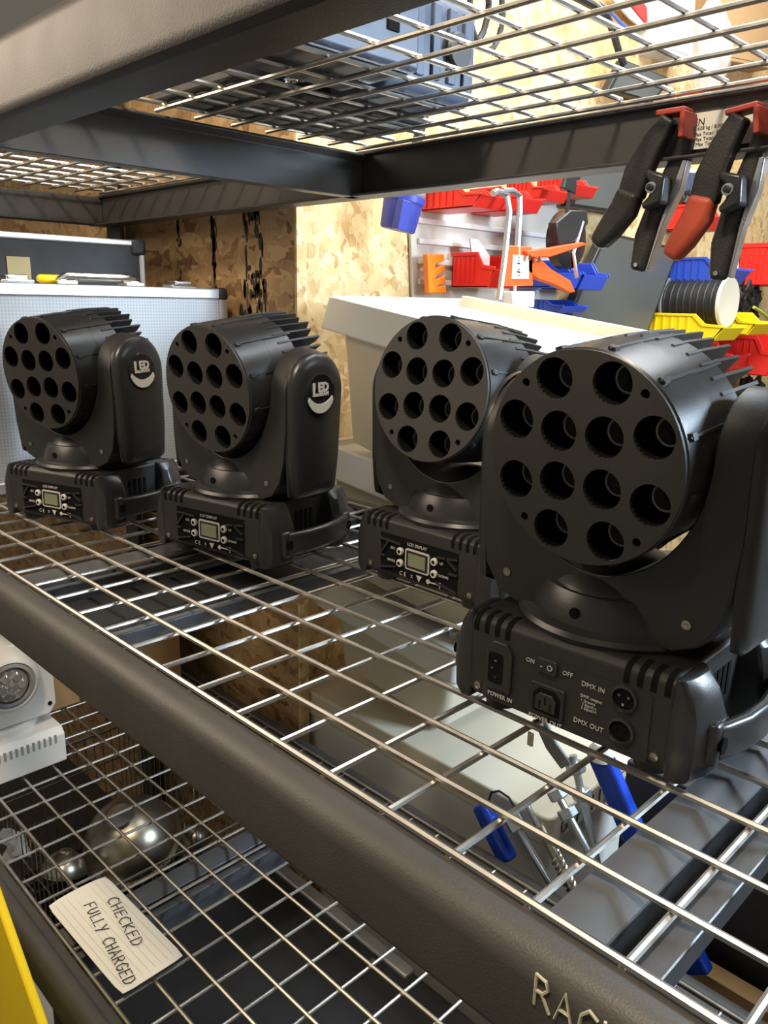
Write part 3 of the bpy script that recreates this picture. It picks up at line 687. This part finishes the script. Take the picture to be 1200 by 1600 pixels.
ls = MB().lathe([(.57, 1.45), (.45, 1.56), (.25, 1.63), (.0, 1.65)], 28, TR(0, 0, 3.05) @ RY(PI/2), caps=False).build('lens', 'glass', wl)
for k in range(6):
    MB().lathe([(.17, 1.5), (.17, 1.60), (.10, 1.66)], 12, TR(0, .3*math.cos(k*PI/3), 3.05+.3*math.sin(k*PI/3)) @ RY(PI/2)).build('lens_facet', 'glass', ls)
# handwritten card
ca, cb, cc, cd_ = at(74, 1417, Z=-8.70), at(165, 1369, Z=-8.70), at(288, 1495, Z=-8.70), at(180, 1556, Z=-8.70)
card = thing('note_card', 'lined cream paper card reading CHECKED FULLY CHARGED lying on the lower deck', 'note', tuple((ca+cc)/2))
o_ = (ca+cc)/2
ux = (cc-cb).normalized(); L1 = (cc-cb).length; uy = ux.cross(Vector((0, 0, 1))).normalized()*-1; L2 = (cb-ca).length
P2 = rrect(-L1/2, L1/2, -L2/2, L2/2, .12, 4)
CT = Matrix(((ux.x, uy.x, 0, 0), (ux.y, uy.y, 0, 0), (0, 0, 1, 0), (0, 0, 0, 1)))
n = 12; mb = MB(); vs = []; fs = []
for i in range(n+1):
    for j in range(7):
        u = i/n; v = j/6; x = -L1/2+u*L1; y = -L2/2+v*L2
        z = .02+.16*max(0, u-.75)**1.0*0.6+.05*math.sin(v*PI)*(1-u)
        if (i in (0, n)) and (j in (0, 6)): x *= .985; y *= .96
        vs.append((x, y, z))
m_ = len(vs); vs += [(x, y, z-.012) for x, y, z in vs]
for i in range(n):
    for j in range(6):
        a_ = i*7+j; fs.append((a_, a_+7, a_+8, a_+1)); fs.append((m_+a_, m_+a_+1, m_+a_+8, m_+a_+7))
for i in range(n):
    for j0 in (0, 6): a_ = i*7+j0; fs.append((a_, a_+7, m_+a_+7, m_+a_))
for j in range(6):
    for i0 in (0, n): a_ = i0*7+j; fs.append((a_, a_+1, m_+a_+1, m_+a_))
mb.add(vs, fs, CT).build('sheet', 'paper', card, 0, smooth=60)
random.seed(11)
for li, (sx0, sy0, t_) in enumerate(((-L1*.26, L2*.22, 'CHECKED'), (-L1*.32, -L2*.10, 'FULLY CHARGED'))):
    hwT = CT @ TR(sx0, sy0, .075) @ RZ(-.16)
    handwriting([t_], .26, .235 if li == 0 else .20, .5, .012, hwT, 'pen_lettering', 'ink', card)
mb = MB()
for k in range(9): 
    y = -L2*.42+k*L2*.1
    MB().box(-L1*.46, L1*.46, y, y+.004, .056, .062, CT).build('ruled_line', 'rule', card, 0, smooth=0)
# cardboard box, black crate on the lower deck
def carton(name, x0, x1, y0, y1, z0, z1, m, label, cat='box'):
    r = thing(name, label, cat, ((x0+x1)/2, (y0+y1)/2, z0)); hx, hy, hz = (x1-x0)/2, (y1-y0)/2, z1-z0
    MB().box(-hx, hx, -hy, hy, 0, hz).build('carton', m, r, .03)
    for s_ in (-1, 1):
        MB().prism([(-hx if s_ < 0 else .03, hz), (-.03 if s_ < 0 else hx, hz), (-.03 if s_ < 0 else hx, hz+.05), (-hx if s_ < 0 else .03, hz+.05)], -hy, hy, 'y').build('flap', m, r, 0)
    return r
carton('cardboard_box', -13.5, -8.75, 6.4, 8.85, -8.75, -4.7, 'cardboard', 'brown cardboard box on the lower deck, seen through the mesh at left')
carton('cardboard_box', -13.9, -9.8, 1.6, 5.3, -8.75, -6.6, 'cardboard', 'low brown cardboard box behind the small white spot light')
# ================================================================== BOTTOM: basket with steel bowls, cases
bk = thing('wire_basket', 'grey wire basket holding steel bowls under the lower deck', 'basket', (-7.7, 5.0, -17.5))
bx, by, bh = 4.3, 2.7, 5.9
for z, r_ in ((bh, .06), (bh-1.4, .03), (bh-2.8, .03), (.05, .05)):
    MB().tube([(-bx, -by, z), (bx, -by, z), (bx, by, z), (-bx, by, z)], r_, 6, closed=True).build('rim_wire', 'pewter', bk)
def upright(x, y): 
    MB().tube([(x, y, .05), (x, y, bh)], .022, 5).build('basket_wire', 'pewter', bk)
for k in range(22): upright(-bx+2*bx*k/21, by); 
for k in range(22): upright(-bx+2*bx*k/21, -by)
for k in range(1, 15): upright(bx, -by+2*by*k/15)
for k in range(1, 15): upright(-bx, -by+2*by*k/15)
MB().box(-bx, bx, -by, by, -.02, .03).build('basket_floor', 'void', bk, 0)
def bowl(px, py, Z, r, label, tilt):
    c_ = at(px, py, Z=Z)
    root = thing('steel_bowl', label, 'bowl', (c_.x, c_.y, Z-r*.4), rot=(tilt, tilt*.6, 0))
    pr = [(r*math.cos(t*PI/2/10), r*.95*math.sin(t*PI/2/10)) for t in range(10)]+[(.05, r*.95)]
    MB().lathe([(r*1.06, -.04), (r*1.06, .03)]+pr, 40, caps=True).build('bowl_shell', 'pewter', root)
    MB().lathe([(r*.3, r*.88), (r*.28, r*1.0), (r*.1, r*1.02)], 20).build('bowl_foot', 'steel', root)
bowl(205, 1290, -12.6, 1.65, 'large dented steel bowl upside down in the wire basket', .35)
bowl(98, 1350, -12.6, .70, 'small shiny steel bowl beside the large one in the basket', -.3)
bowl(305, 1300, -14.2, .6, 'steel bowl half under the large one at its right', .5)
random.seed(5)
bg = MB()
c_ = at(20, 1325, Z=-12.8)
for k in range(3):
    pts = [(c_.x+random.uniform(-.5, .5), c_.y+random.uniform(-.4, .4), c_.z+random.uniform(-.3, .3)) for _ in range(5)]
    bg.tube(pts, [.05, .22, .28, .2, .04], 6)
solid('clear_packet', 'bag', 'crumpled clear plastic packet at the left end of the basket', 'packet', bg)
# dark cases on the bottom level
c1 = thing('flight_case', 'black case with silver edge strip under the lower deck', 'case', (2.0, 4.6, -17.5))
MB().box(-4.6, 5.0, -3.8, 3.9, 0, 4.45).build('body_panel', 'fabric', c1, .05)
MB().box(-4.65, 2.0, 3.55, 3.98, 4.15, 4.55).build('edge_strip', 'alu', c1, .06)
MB().lathe([(.09, 0), (.08, .05), (.0, .07)], 12, TR(.9, 3.3, 4.47)).build('rivet', 'steel', c1)
c2 = thing('tool_case', 'glossy black plastic case with latch at the bottom right under the deck', 'case', (9.2, 5.3, -17.5))
MB().box(-2.0, 5.0, -3.0, 2.8, 0, 5.6).build('case_body', 'gloss', c2, .25, seg=4)
for k in range(5): MB().box(-1.9+k*1.2, -1.1+k*1.2, 2.2, 2.86, 5.0, 5.72).build('lid_rib', 'gloss', c2, .06)
MB().prism(rrect(-1.3, -.2, .1, 1.1, .2, 3), 5.58, 5.80, 'z').build('latch', 'shell', c2, .06)
pp = at(78, 1560, Z=-17.2)
r = thing('paper_stack', 'white printed booklet on the bottom level at the lower left', 'booklet', (pp.x, pp.y, -17.45), rz=0)
MB().box(-3.0, 2.2, -.75, .55, 0, .25).build('pages', 'paper', r, .01)
MB().box(-3.0, 2.2, -.75, .55, .26, .29).build('cover', 'whitebox', r, 0)
tq = TR(1.2, 0, .30)
text('cover_print', 'B', .3, 'grey', r, tq @ RZ(PI/2), .002)
# yellow floor sign leaning by the rack, bottom left
a1 = at(0, 1405, Y=-1.75); a2 = at(68, 1600, Y=-1.75)
d_ = (a2-a1)
pl = [(a1.x-d_.x*1.3, a1.z-d_.z*1.3), (a2.x+d_.x*.0, a2.z), (a2.x+2.2, a2.z-5.5), (a2.x+3.2, -20), (a1.x-6.5, -20), (a1.x-3.6, a1.z+.4)]
ys_ = thing('floor_sign', 'bright yellow plastic sign board at the bottom left corner', 'sign', (a1.x, -1.75, -20))
MB().prism([(x-a1.x, z+20) for x, z in pl], -.08, .08, 'y').build('board', 'yellow', ys_, .04)
MB().box(-.9, .9, .08, .16, 4, 8).build('hinge_strip', 'yellow', ys_, .02)
# ================================================================== THREADED RODS, STRAP, BLUE BARS behind the rack
def P3(px, py, Y): return tuple(at(px, py, Y=Y))
def rod(p0, p1, Y, r, m, label, cat='rod', name='threaded_rod', nuts=(), group='rods standing behind the rack'):
    A, B = Vector(P3(*p0, Y)), Vector(P3(*p1, Y+.0)); d = (B-A)
    if B.z > -19: pass
    root = thing(name, label, cat, tuple(A), group=group); 
    MB().tube([(0, 0, 0), tuple(d)], r, 10).build('shaft', m, root)
    q = d.to_track_quat('Z', 'Y').to_matrix().to_4x4()
    for t in nuts:
        MB().lathe([(r*2.3, -r*1.3), (r*2.5, -r), (r*2.5, r), (r*2.3, r*1.3)], 6, TR(*(d*t)) @ q).build('nut', 'zinc', root, 0, smooth=0)
    return root
rod((868, 1235), (948, 1385), 10.4, .10, 'zinc', 'zinc threaded rod with two nuts, middle of the group under the deck', nuts=(.04, .24))
rod((895, 1180), (938, 1370), 10.8, .10, 'zinc', 'zinc rod standing rightmost, beside the blue bar', nuts=(.10, .32))
rod((795, 1270), (868, 1395), 10.3, .10, 'zinc', 'short zinc rod with a nut right of the blue hand tool', nuts=(.06, .16))
rod((822, 1255), (900, 1405), 10.45, .08, 'steel', 'thin bare steel rod crossing behind the zinc rods')
db = rod((843, 1290), (905, 1410), 10.25, .13, 'pewter', 'bronze coloured twist drill bit leaning by the box corner', 'drill bit', 'drill_bit')
for k in range(9):
    A = Vector(P3(843, 1290, 10.25)); d = Vector(P3(905, 1410, 10.25))-A; q = d.to_track_quat('Z', 'Y').to_matrix().to_4x4()
    MB().tube([tuple((TR(*(d*(.3+k*.07))) @ q) @ Vector((.15*math.cos(t), .15*math.sin(t), t*.09))) for t in [i*.5 for i in range(9)]], .025, 5).build('flute', 'chrome', db)
def bar_thing(name, pts, Y, w, d, m, label, cat, bevel=.05):
    Ps = [at(x, y, Y=Y) for x, y in pts]; o = Ps[0]
    root = thing(name, label, cat, tuple(o))
    MB().strip([(p.x-o.x, p.z-o.z) for p in Ps], w, -d/2, d/2, 'y').build('body', m, root, bevel, seg=3)
    return root, o
r, o = bar_thing('blue_bar', [(938, 1180), (985, 1290), (1095, 1520)], 10.6, .62, .35, 'barblue', 'long glossy blue bar leaning behind the rack at lower right', 'bar', .1)
MB().lathe([(.0, .34), (.2, .3), (.31, .12), (.33, -.1)], 20, TR(.02, 0, .05), caps=False).build('end_cap', 'white', r)['label'] = 'white end cap'
r, o = bar_thing('hand_tool', [(752, 1256), (775, 1305), (795, 1345)], 10.15, .50, .45, 'barblue', 'blue handled tool hooked at the left of the threaded rods', 'tool', .12)
loop = [at(x, y, Y=10.15)-o for x, y in ((764, 1250), (768, 1238), (780, 1236), (795, 1246), (805, 1262))]
MB().tube([tuple(p) for p in loop], .035, 6).build('wrist_loop', 'cable', r)
r, o = bar_thing('steel_bracket', [(845, 1128), (862, 1165), (885, 1196)], 10.7, .42, .10, 'grey', 'flat grey steel strap with wing bolt under the nearest light', 'bracket', .05)
MB().lathe([(.16, -.1), (.16, .1)], 6, TR(.0, -.12, 0) @ RX(PI/2)).build('bolt_head', 'chrome', r, 0, smooth=0)
MB().box(-.30, -.12, -.14, -.06, -.75, -.35).build('wing', 'chrome', r, .03)
# timber off-cut at the right under the deck
a = at(1100, 1480, Z=-12); 
MB_ = MB().box(9.5, 17, 10.8, 11.3, -20, -9.6); solid('timber_board', 'cardboard', 'rough pale timber edge low behind the rack at far right', 'board', MB_, .02)
solid('dark_crate', 'fabric', 'dark crate behind the rack at the lower right, beyond the blue bar', 'crate', MB().box(8.2, 19, 11.6, 15, -20, -5.6), .05)
# ================================================================== SPRING CLAMPS on the back beam
def clamp(px, py, grip, label, turn=0, Y=YF-.32):
    """jaw point given in the photo; arms lie in the xz plane"""
    o = at(px, py, Y=Y); root = thing('spring_clamp', label, 'clamp', tuple(o), group='spring clamps hanging on the back beam')
    # near arm: jaw -> shoulder -> bent grip; far arm straight
    A = [(-.10, -.02), (-.38, -.42), (-.62, -.88), (-.74, -1.30)]
    MB().strip(A, [.30, .42, .50, .48], -.28, .02, 'y').build('arm', 'rubber', root, .06, seg=3)
    G_ = [(-.72, -1.18), (-.84, -1.50), (-1.12, -1.86), (-1.36, -2.14)]
    MB().strip(G_, [.48, .52, .46, .32], -.34, .04, 'y').build('grip', grip, root, .12, seg=4)
    B = [(.14, -.08), (.06, -.5), (-.12, -.95), (-.32, -1.4), (-.52, -2.0), (-.62, -2.62)]
    MB().strip(B, [.20, .30, .38, .42, .44, .32], .06, .28, 'y').build('arm', 'rubber', root, .10, seg=3)
    MB().strip([(.16, -.7), (.04, -1.2), (-.18, -1.8), (-.38, -2.6)], [.10, .16, .08, .05], .04, .26, 'y').build('steel_edge', 'steel', root, .02)
    MB().lathe([(.16, -.32), (.16, -.34), (.10, -.37), (.10, .32)], 24, TR(-.26, 0, -1.18) @ RX(PI/2)).build('pivot', 'zinc', root)
    MB().lathe([(.06, .30), (.06, .38), (.03, .39)], 12, TR(-.26, 0, -1.18) @ RX(PI/2)).build('rivet', 'cable', root)
    MB().strip([(-.42, -.9), (-.16, -1.05), (-.18, -1.38), (-.42, -1.5)], [.12, .28, .28, .12], -.30, .08, 'y').build('hinge_plate', 'shell', root, .05)
    MB().box(-.34, .20, -.26, .12, .02, .12).box(.12, .22, -.26, .24, -.38, .06).build('jaw_pad', 'redd', root, .025)['label'] = 'red jaw pad'
    MB().lathe([(.035, 0), (.04, .03)], 12, TR(-.60, .04, -2.50) @ RX(PI/2)).build('grip_hole', 'steel', root)
    root.rotation_euler = (0, turn, 0)
    return root
c_ = clamp(1062, 183, 'rubber', 'all-black spring clamp, the left of the two on the beam')
c2_ = clamp(1174, 178, 'redrub', 'spring clamp with a red grip, right of the rating label', turn=-.12)
# ================================================================== THE WORKSHOP WALL (left wall beyond the partition)
XW = -5.0
def wp(px, py, dx=.3): return at(px, py, X=XW+dx)
def wall_prism(name, pts, dx, th, m, label, cat, bevel=.03, group=None):
    P = [wp(x, y, dx) for x, y in pts]
    mb = MB().prism([(p.y, p.z) for p in P], XW+dx-th, XW+dx, 'x')
    return solid(name, m, label, cat, mb, bevel, group)
def wall_bin(x0, y1, x1, y0, w, m, label, group='open fronted plastic bins on the workshop wall', dx=.35):
    """bin hooked on the wall, long side facing the camera; (x0,y1) lower back corner, x1 front, y0 top"""
    p = wp(x0, y1, dx); L_ = at(x1, y1, Y=p.y).x-p.x; h = wp(x0, y0, dx).z-p.z
    r = thing('storage_bin', label, 'bin', tuple(p), group=group)
    t = .07
    side = [(0, 0), (L_*.86, 0), (L_, h*.52), (L_*.97, h*.58), (L_*.74, h*.60), (L_*.60, h), (0, h)]
    mb = MB().prism(side, 0, t, 'y').prism(side, w-t, w, 'y').box(0, L_*.86, 0, w, 0, t).box(0, t, 0, w, 0, h)
    mb.prism([(L_*.84, 0), (L_*.88, 0), (L_, h*.52), (L_*.96, h*.52)], 0, w, 'y').build('tub', m, r, .02)
    rim = [(-.04, h*.93), (L_*.58, h*.93), (L_*.71, h*.55), (L_*1.02, h*.50), (L_*1.02, h*.60), (L_*.76, h*.66), (L_*.62, h*1.04), (-.04, h*1.04)]
    MB().prism(rim, -.07, .0, 'y').build('rim', m, r, .02); MB().prism(rim, w, w+.07, 'y').build('rim', m, r, .02)
    for k in range(5): MB().box(L_*(.08+k*.11), L_*(.10+k*.11), -.05, .0, h*.15, h*.9).build('side_rib', m, r, 0)
    return r
wall_prism('louvre_panel', [(640, 300), (872, 300), (868, 486), (646, 486)], .18, .14, 'panel', 'cream slotted louvre panel on the wall carrying the red bins', 'panel')
for k, y in enumerate((352, 392, 425, 455)):
    pass
for k in range(4):
    a = wp(655, 344+k*32, .3); b = wp(862, 348+k*32, .3)
    solid('panel_rail', 'white', ('upper', 'second', 'third', 'lowest')[k]+' pale rail across the cream louvre panel', 'rail', MB().box(XW+.19, XW+.34, a.y, b.y, a.z-.10, a.z+.10), .03)
wall_bin(658, 330, 752, 297, 1.5, 'red', 'leftmost red bin on the top row over the white tote')
wall_bin(735, 334, 812, 297, 1.5, 'red', 'second red bin from left on the top row')
wall_bin(790, 316, 848, 285, 1.8, 'red', 'third red bin on the top row, partly behind the beam')
wall_bin(838, 308, 896, 278, 1.8, 'red', 'fourth red bin on the top row, rightmost')
wall_bin(705, 449, 772, 397, 1.9, 'red', 'red bin with white cards in it, right of the orange comb')
wall_prism('card', [(735, 372), (748, 374), (766, 400), (764, 440), (738, 400)], 1.2, .08, 'white', 'white card standing in the lower red bin', 'card')
wall_bin(800, 449, 868, 405, 1.9, 'blue', 'blue bin behind the orange-red tool')
wall_bin(846, 452, 912, 410, 1.9, 'blue', 'blue bin right of the orange-red tool')
wall_bin(812, 487, 880, 468, 1.9, 'blue', 'blue bin low down, just above the far edge of the tote')
wall_bin(1040, 360, 1108, 322, 2.2, 'red', 'red bin full of cables between the two clamps')
wall_bin(1038, 442, 1142, 404, 2.4, 'blue', 'long blue bin under the clamp grips')
wall_bin(1012, 528, 1130, 490, 2.6, 'yellow', 'long yellow bin carrying the black cable spool')
wall_bin(1085, 520, 1180, 488, 2.6, 'yellow', 'second yellow bin just behind and right of the first')
wall_bin(1078, 574, 1142, 534, 2.4, 'red', 'small red bin directly under the yellow bins')
wall_bin(1120, 582, 1212, 524, 3.0, 'red', 'large red bin at right edge, below the yellow bins')
wall_bin(1150, 446, 1225, 382, 3.0, 'red', 'tall red bin at right edge behind the red grip clamp')
# orange comb hook
pts = [(668, 397), (694, 397), (695, 407), (681, 414), (680, 420), (695, 413), (696, 423), (682, 431), (681, 437), (696, 430), (697, 441), (683, 448), (697, 446), (698, 458), (671, 458)]
wall_prism('comb_hook', pts, .9, .25, 'orange', 'orange plastic comb-shaped hook left of the lower red bin', 'hook')
# tool with orange-red levers and bent steel frame
g = wp(800, 440, 3.6); r = thing('caulking_gun', 'orange-red lever tool with bent steel frame behind the tote', 'tool', tuple(g))
def gl(px, py, dx=3.6): return tuple(at(px, py, X=XW+dx)-g)
MB().tube([gl(780, 468), gl(789, 400), gl(796, 330), gl(792, 304), gl(776, 299), gl(770, 302)], .11, 8).build('frame_rod', 'zinc', r)
MB().tube([gl(808, 400), gl(812, 330), gl(812, 306), gl(800, 298), gl(786, 299)], .11, 8).build('frame_rod', 'zinc', r)
def gp(name, pts, x0, x1, m, bevel=.04):
    P = [at(x, y, X=XW+3.6)-g for x, y in pts]; return MB().prism([(p.y, p.z) for p in P], x0, x1, 'x').build(name, m, r, bevel)
gp('body', [(789, 383), (828, 386), (830, 447), (785, 447)], -.10, .10, 'redpaint')
gp('body_window', [(797, 398), (822, 400), (822, 436), (795, 436)], .10, .14, 'panel')
gp('lever', [(812, 392), (845, 388), (900, 379), (909, 382), (880, 392), (850, 402), (818, 402)], .0, .30, 'redpaint')
gp('lever', [(818, 392), (840, 402), (858, 420), (888, 438), (896, 456), (888, 458), (866, 446), (838, 436), (815, 420)], -.2, .1, 'redpaint')
MB().tube([gl(805, 395), gl(804, 455)], .07, 8).build('plunger_rod', 'steel', r)
mb = MB().tube([tuple(Vector(gl(805, 402+i*.8))+Vector((.16*math.cos(i*1.1), .16*math.sin(i*1.1), 0))) for i in range(36)], .03, 5); mb.build('spring', 'chrome', r)
gp('foot_cup', [(786, 455), (822, 455), (821, 480), (788, 480)], -.4, .4, 'white')
for x, y in ((815, 403), (829, 406)): MB().lathe([(.10, 0), (.10, .06)], 12, TR(*gl(x, y)) @ TR(.3, 0, 0) @ RY(PI/2)).build('rivet', 'chrome', r)
# black reel tool, monitors, boxes
g2 = wp(885, 375, 3.0)
r = thing('tape_dispenser', 'dark round tool with small steel arms behind the lever tool', 'tool', tuple(g2))
MB().lathe([(1.05, -.25), (1.1, -.2), (1.1, .2), (1.0, .25), (.4, .3)], 30, RY(PI/2)).build('reel', 'gloss', r)
MB().strip([(-1.2, .1), (-.2, .5), (.8, .9)], [.9, 1.2, .5], .0, .4, 'x').build('housing', 'shell', r, .06)
MB().tube([(.35, .4, -1.4), (.35, .0, -.5), (.35, .5, .7)], .09, 8).build('steel_arm', 'steel', r)
MB().strip([(-.6, 1.7), (-.5, 2.3)], [.9, .7], .2, .4, 'x').build('clip', 'shell', r, .04); MB().tube([(.3, -.5, 1.7), (.3, -.6, .6)], .07, 6).build('stem', 'shell', r)
def slab(name, pts, dx, th, mf, ms, label, cat, inset=.12):
    P = [wp(x, y, dx) for x, y in pts]; c = sum(P, Vector())/len(P)
    r = thing(name, label, cat, tuple(c)); q = [(p.y-c.y, p.z-c.z) for p in P]
    MB().prism(q, -th, 0, 'x').build('casing', mf, r, .05)
    q2 = [(y*(1-inset), z*(1-inset)) for y, z in q]; MB().prism(q2, -.02, .03, 'x').build('screen', ms, r, 0)
    return r
slab('monitor', [(903, 262), (998, 262), (985, 335), (890, 322)], .9, .5, 'cable', 'greypanel', 'black flat monitor on the wall just under the rack beam', 'monitor')
r = slab('display_panel', [(948, 362), (1062, 388), (1004, 543), (880, 510)], 1.0, .5, 'shell', 'greypanel', 'large grey tilted panel leaning between the bins and clamps', 'panel', .06)
# carton with blue front between clamps
slab('parts_box', [(1062, 262), (1122, 268), (1118, 322), (1058, 300)], .9, 1.5, 'whitebox', 'bluegrey', 'white box with blue front between the two spring clamps', 'box', .25)
# cable spool in the yellow bin
g3 = at(1092, 472, X=XW+2.2); r = thing('cable_spool', 'black cable spool with pale flange resting in the yellow bin', 'spool', tuple(g3))
MB().lathe([(1.15, -1.5), (1.15, 1.35)], 28, RY(PI/2) ).build('cable_winding', 'cable', r)
MB().lathe([(1.15, 1.35), (1.3, 1.45), (1.25, 1.6), (.4, 1.5)], 30, RY(PI/2)).build('flange', 'tote', r)
MB().lathe([(1.3, -1.6), (1.3, -1.5)], 30, RY(PI/2)).build('flange', 'grey', r)
for k in range(8): MB().tube([(-1.4+k*.36, 1.17*math.cos(t*PI/8), 1.17*math.sin(t*PI/8)) for t in range(17)], .05, 5).build('cable_turn', 'cable', r)
MB_ = MB().tube([wp(x, y, 1.6) for x, y in ((1150, 385), (1148, 420), (1143, 450), (1135, 475))], .22, 6); solid('cable_tag', 'whitebox', 'white strip hanging left of the tall red bin', 'strip', MB_)
# tangled black cables at the right edge
random.seed(9)
for (px, py, sp, lab_) in ((1168, 470, 1.3, 'tangle of black cables beside the spool at right edge'), (1172, 620, 1.5, 'tangle of black cables hanging under the large red bin'), (1085, 320, .7, 'black cable bundle inside the red bin between clamps')):
    o = wp(px, py, 1.2); mb = MB()
    for k in range(7):
        pts = []
        for i in range(14):
            a_ = i*.9+k; pts.append((o.x+random.uniform(-.3, .3), o.y+sp*1.3*math.sin(a_+k)*random.uniform(.6, 1), o.z+sp*math.cos(a_*1.3+k)*random.uniform(.5, 1)))
        mb.tube(pts, .11, 6)
    solid('cable_bundle', 'cable', lab_, 'cables', mb)
solid('lime_cable', 'lime', 'thin lime green cable at the right edge above the red bin', 'cable', MB().tube([wp(x, y, 1.9) for x, y in ((1178, 480), (1190, 488), (1205, 500))], .10, 6))
# blue industrial plug hanging under the beam
g4 = at(627, 330, X=-3.2); r = thing('power_plug', 'blue round industrial power plug with grey collar hanging below the beam', 'plug', tuple(g4), rot=(-.12, .16, 0))
MB().lathe([(.55, -.62), (.60, -.55), (.66, .25), (.72, .32), (.72, .50), (.62, .55)], 30).build('sleeve', 'ceeblue', r)
MB().lathe([(.62, .5), (.68, .6), (.66, 1.0), (.40, 1.4), (.22, 1.6)], 30).build('collar', 'grey', r)
MB().box(.35, .66, -.66, -.2, -.62, .3).build('key_ridge', 'ceeblue', r, .03)
MB().tube([(0, 0, 1.5), (.1, 0, 3.0), (.5, .2, 8.0)], .16, 8).build('cord', 'cable', r)
# ================================================================== ON THE UPPER SHELF
def up(px, py, Z=9.3): return at(px, py, Z=Z)
r = thing('stage_light_bar', 'black stage unit with ribbed panels lying on the overhead deck', 'stage light', (2.2, 6.2, 9.33))
MB().box(-1.8, 1.0, -2.6, 2.6, .02, .5).build('chassis', 'fabric', r, .06)
for i in range(3):
    for j in range(5): MB().prism(rrect(-1.7+i*.9, -.95+i*.9, -2.45+j*1.0, -1.65+j*1.0, .08, 2), -.0, .035, 'z').build('vent_panel', 'grey', r, 0)
MB().box(-1.6, .8, -2.3, 2.3, .5, 3.4).build('housing', 'shell', r, .15, seg=3)
MB().tube([(.8, -1.8, 1.0), (1.1, -1.2, 1.2), (1.1, 1.2, 1.2), (.8, 1.8, 1.0)], .14, 8).build('handle', 'cable', r)
r = thing('equipment_case', 'dark ribbed equipment case on the overhead deck, bluish light painted into its colour', 'case', (4.25, 6.9, 9.33))
MB().prism([(-.75, .0), (.75, .0), (.9, .3), (.9, 1.6), (.6, 2.1), (-.75, 2.1)], -1.2, 1.2, 'y').build('case_body', 'bluegrey', r, .08, seg=3)
for k in range(5): MB().box(.88, .96, -1.0+k*.45, -.78+k*.45, .3, 1.6).build('case_rib', 'bluegrey', r, .02)
MB().lathe([(.32, 0), (.34, .1), (.30, .16)], 20, TR(.9, .6, .9) @ RY(PI/2)).build('hose_port', 'cable', r)
r = thing('amplifier', 'large dark unit with slots above the ribbed case, bluish light painted into its colour', 'amplifier', (5.1, 4.2, 9.33))
MB().box(-1.0, 1.0, -1.3, 1.3, 0, 2.6).build('casing', 'bluegrey', r, .08, seg=3)
for k in range(3): MB().box(.99, 1.04, -.9+k*.7, -.65+k*.7, .5, 2.0).build('slot', 'void', r, 0)
def coil(cx, cy, cz, r0, n, label):
    mb = MB(); pts = [(cx+random.uniform(-.03, .03), cy+r0*math.cos(t*.35)*(1+.08*math.sin(t*.07)), cz+r0*1.5*math.sin(t*.35)) for t in range(n*18)]
    mb.tube(pts, .09, 7); return solid('coiled_cable', 'cable', label, 'cable', mb)
q = at(735, 12, X=-2.5); coil(q.x, q.y, q.z+.3, .9, 3, 'coiled black cable hanging on the wall above the overhead deck')
q = at(760, 20, X=-2.0); coil(q.x, q.y, q.z+.1, .8, 2, 'second smaller coil of black cable, right of the first')
# spring hooks
for (px, py, rr_, lab_) in ((408, 150, .22, 'steel snap hook lying on the overhead deck near the divider'), (462, 122, .16, 'small steel spring ring beside the snap hook overhead')):
    o = up(px, py, 9.5); r = thing('snap_hook', lab_, 'hook', tuple(o))
    MB().tube([(rr_*1.6*math.cos(t*PI/9), rr_*math.sin(t*PI/9), .0) for t in range(15)], .045, 7).build('hook_body', 'chrome', r)
    MB().tube([(-.25, 0, 0), (.1, .35, .05), (.6, .5, .1)], .03, 6).build('gate_wire', 'chrome', r)
    MB().tube([(.5+.10*math.cos(t*.8), .45+.02*t, .05+.10*math.sin(t*.8)) for t in range(30)], .018, 5).build('coil_spring', 'chrome', r)
# wall things above the upper deck
wall_prism('paper_flag', [(940, -20), (1035, -20), (1028, 62), (985, 30)], .5, .1, 'panel', 'cream board with red and blue diagonal stripes above the deck', 'board')
wall_prism('red_stripe', [(962, -20), (990, -20), (1027, 35), (1027, 58)], .56, .05, 'red', 'red diagonal stripe band on the cream board', 'stripe')
wall_prism('blue_stripe', [(935, 0), (945, 8), (985, 46), (975, 44)], .56, .05, 'blue', 'blue diagonal stripe band on the cream board', 'stripe')
slab('white_carton', [(1030, -20), (1088, -20), (1082, 95), (1034, 78)], 1.2, 1.6, 'whitebox', 'whitebox', 'tall white carton on the wall above the deck', 'box')
slab('cardboard_box', [(1108, -20), (1215, -20), (1205, 108), (1120, 92)], 1.2, 2.0, 'cardboard', 'cardboard', 'orange-brown cardboard box at the top right', 'box')
random.seed(3)
o = wp(1110, 75, 2.6); mb = MB(); vs = []; n = 14
for i in range(9):
    t = i/8*PI
    for k in range(n): 
        rr_ = 1.6*math.sin(t)+.05
        vs.append((o.x+rr_*.5*math.cos(2*PI*k/n)*random.uniform(.8, 1.1), o.y+rr_*math.sin(2*PI*k/n)*random.uniform(.8, 1.15), o.z+1.9*math.cos(t)*random.uniform(.93, 1.05)))
fs = [(i*n+k, i*n+(k+1) % n, (i+1)*n+(k+1) % n, (i+1)*n+k) for i in range(8) for k in range(n)]
solid('plastic_bag', 'bag', 'crumpled clear plastic bag between the white carton and brown box', 'bag', mb.add(vs, fs), smooth=20)
r = slab('monitor', [(975, 92), (1052, 124), (1020, 160), (950, 140)], .9, .4, 'cable', 'greypanel', 'tilted dark monitor seen through the overhead deck at right', 'monitor')
solid('draped_cable', 'cable', 'black cable draped in front of the striped board', 'cable', MB().tube([wp(x, y, 1.0) for x, y in ((890, -10), (925, 8), (948, 25), (958, 50), (968, 85), (975, 100))], .16, 7))
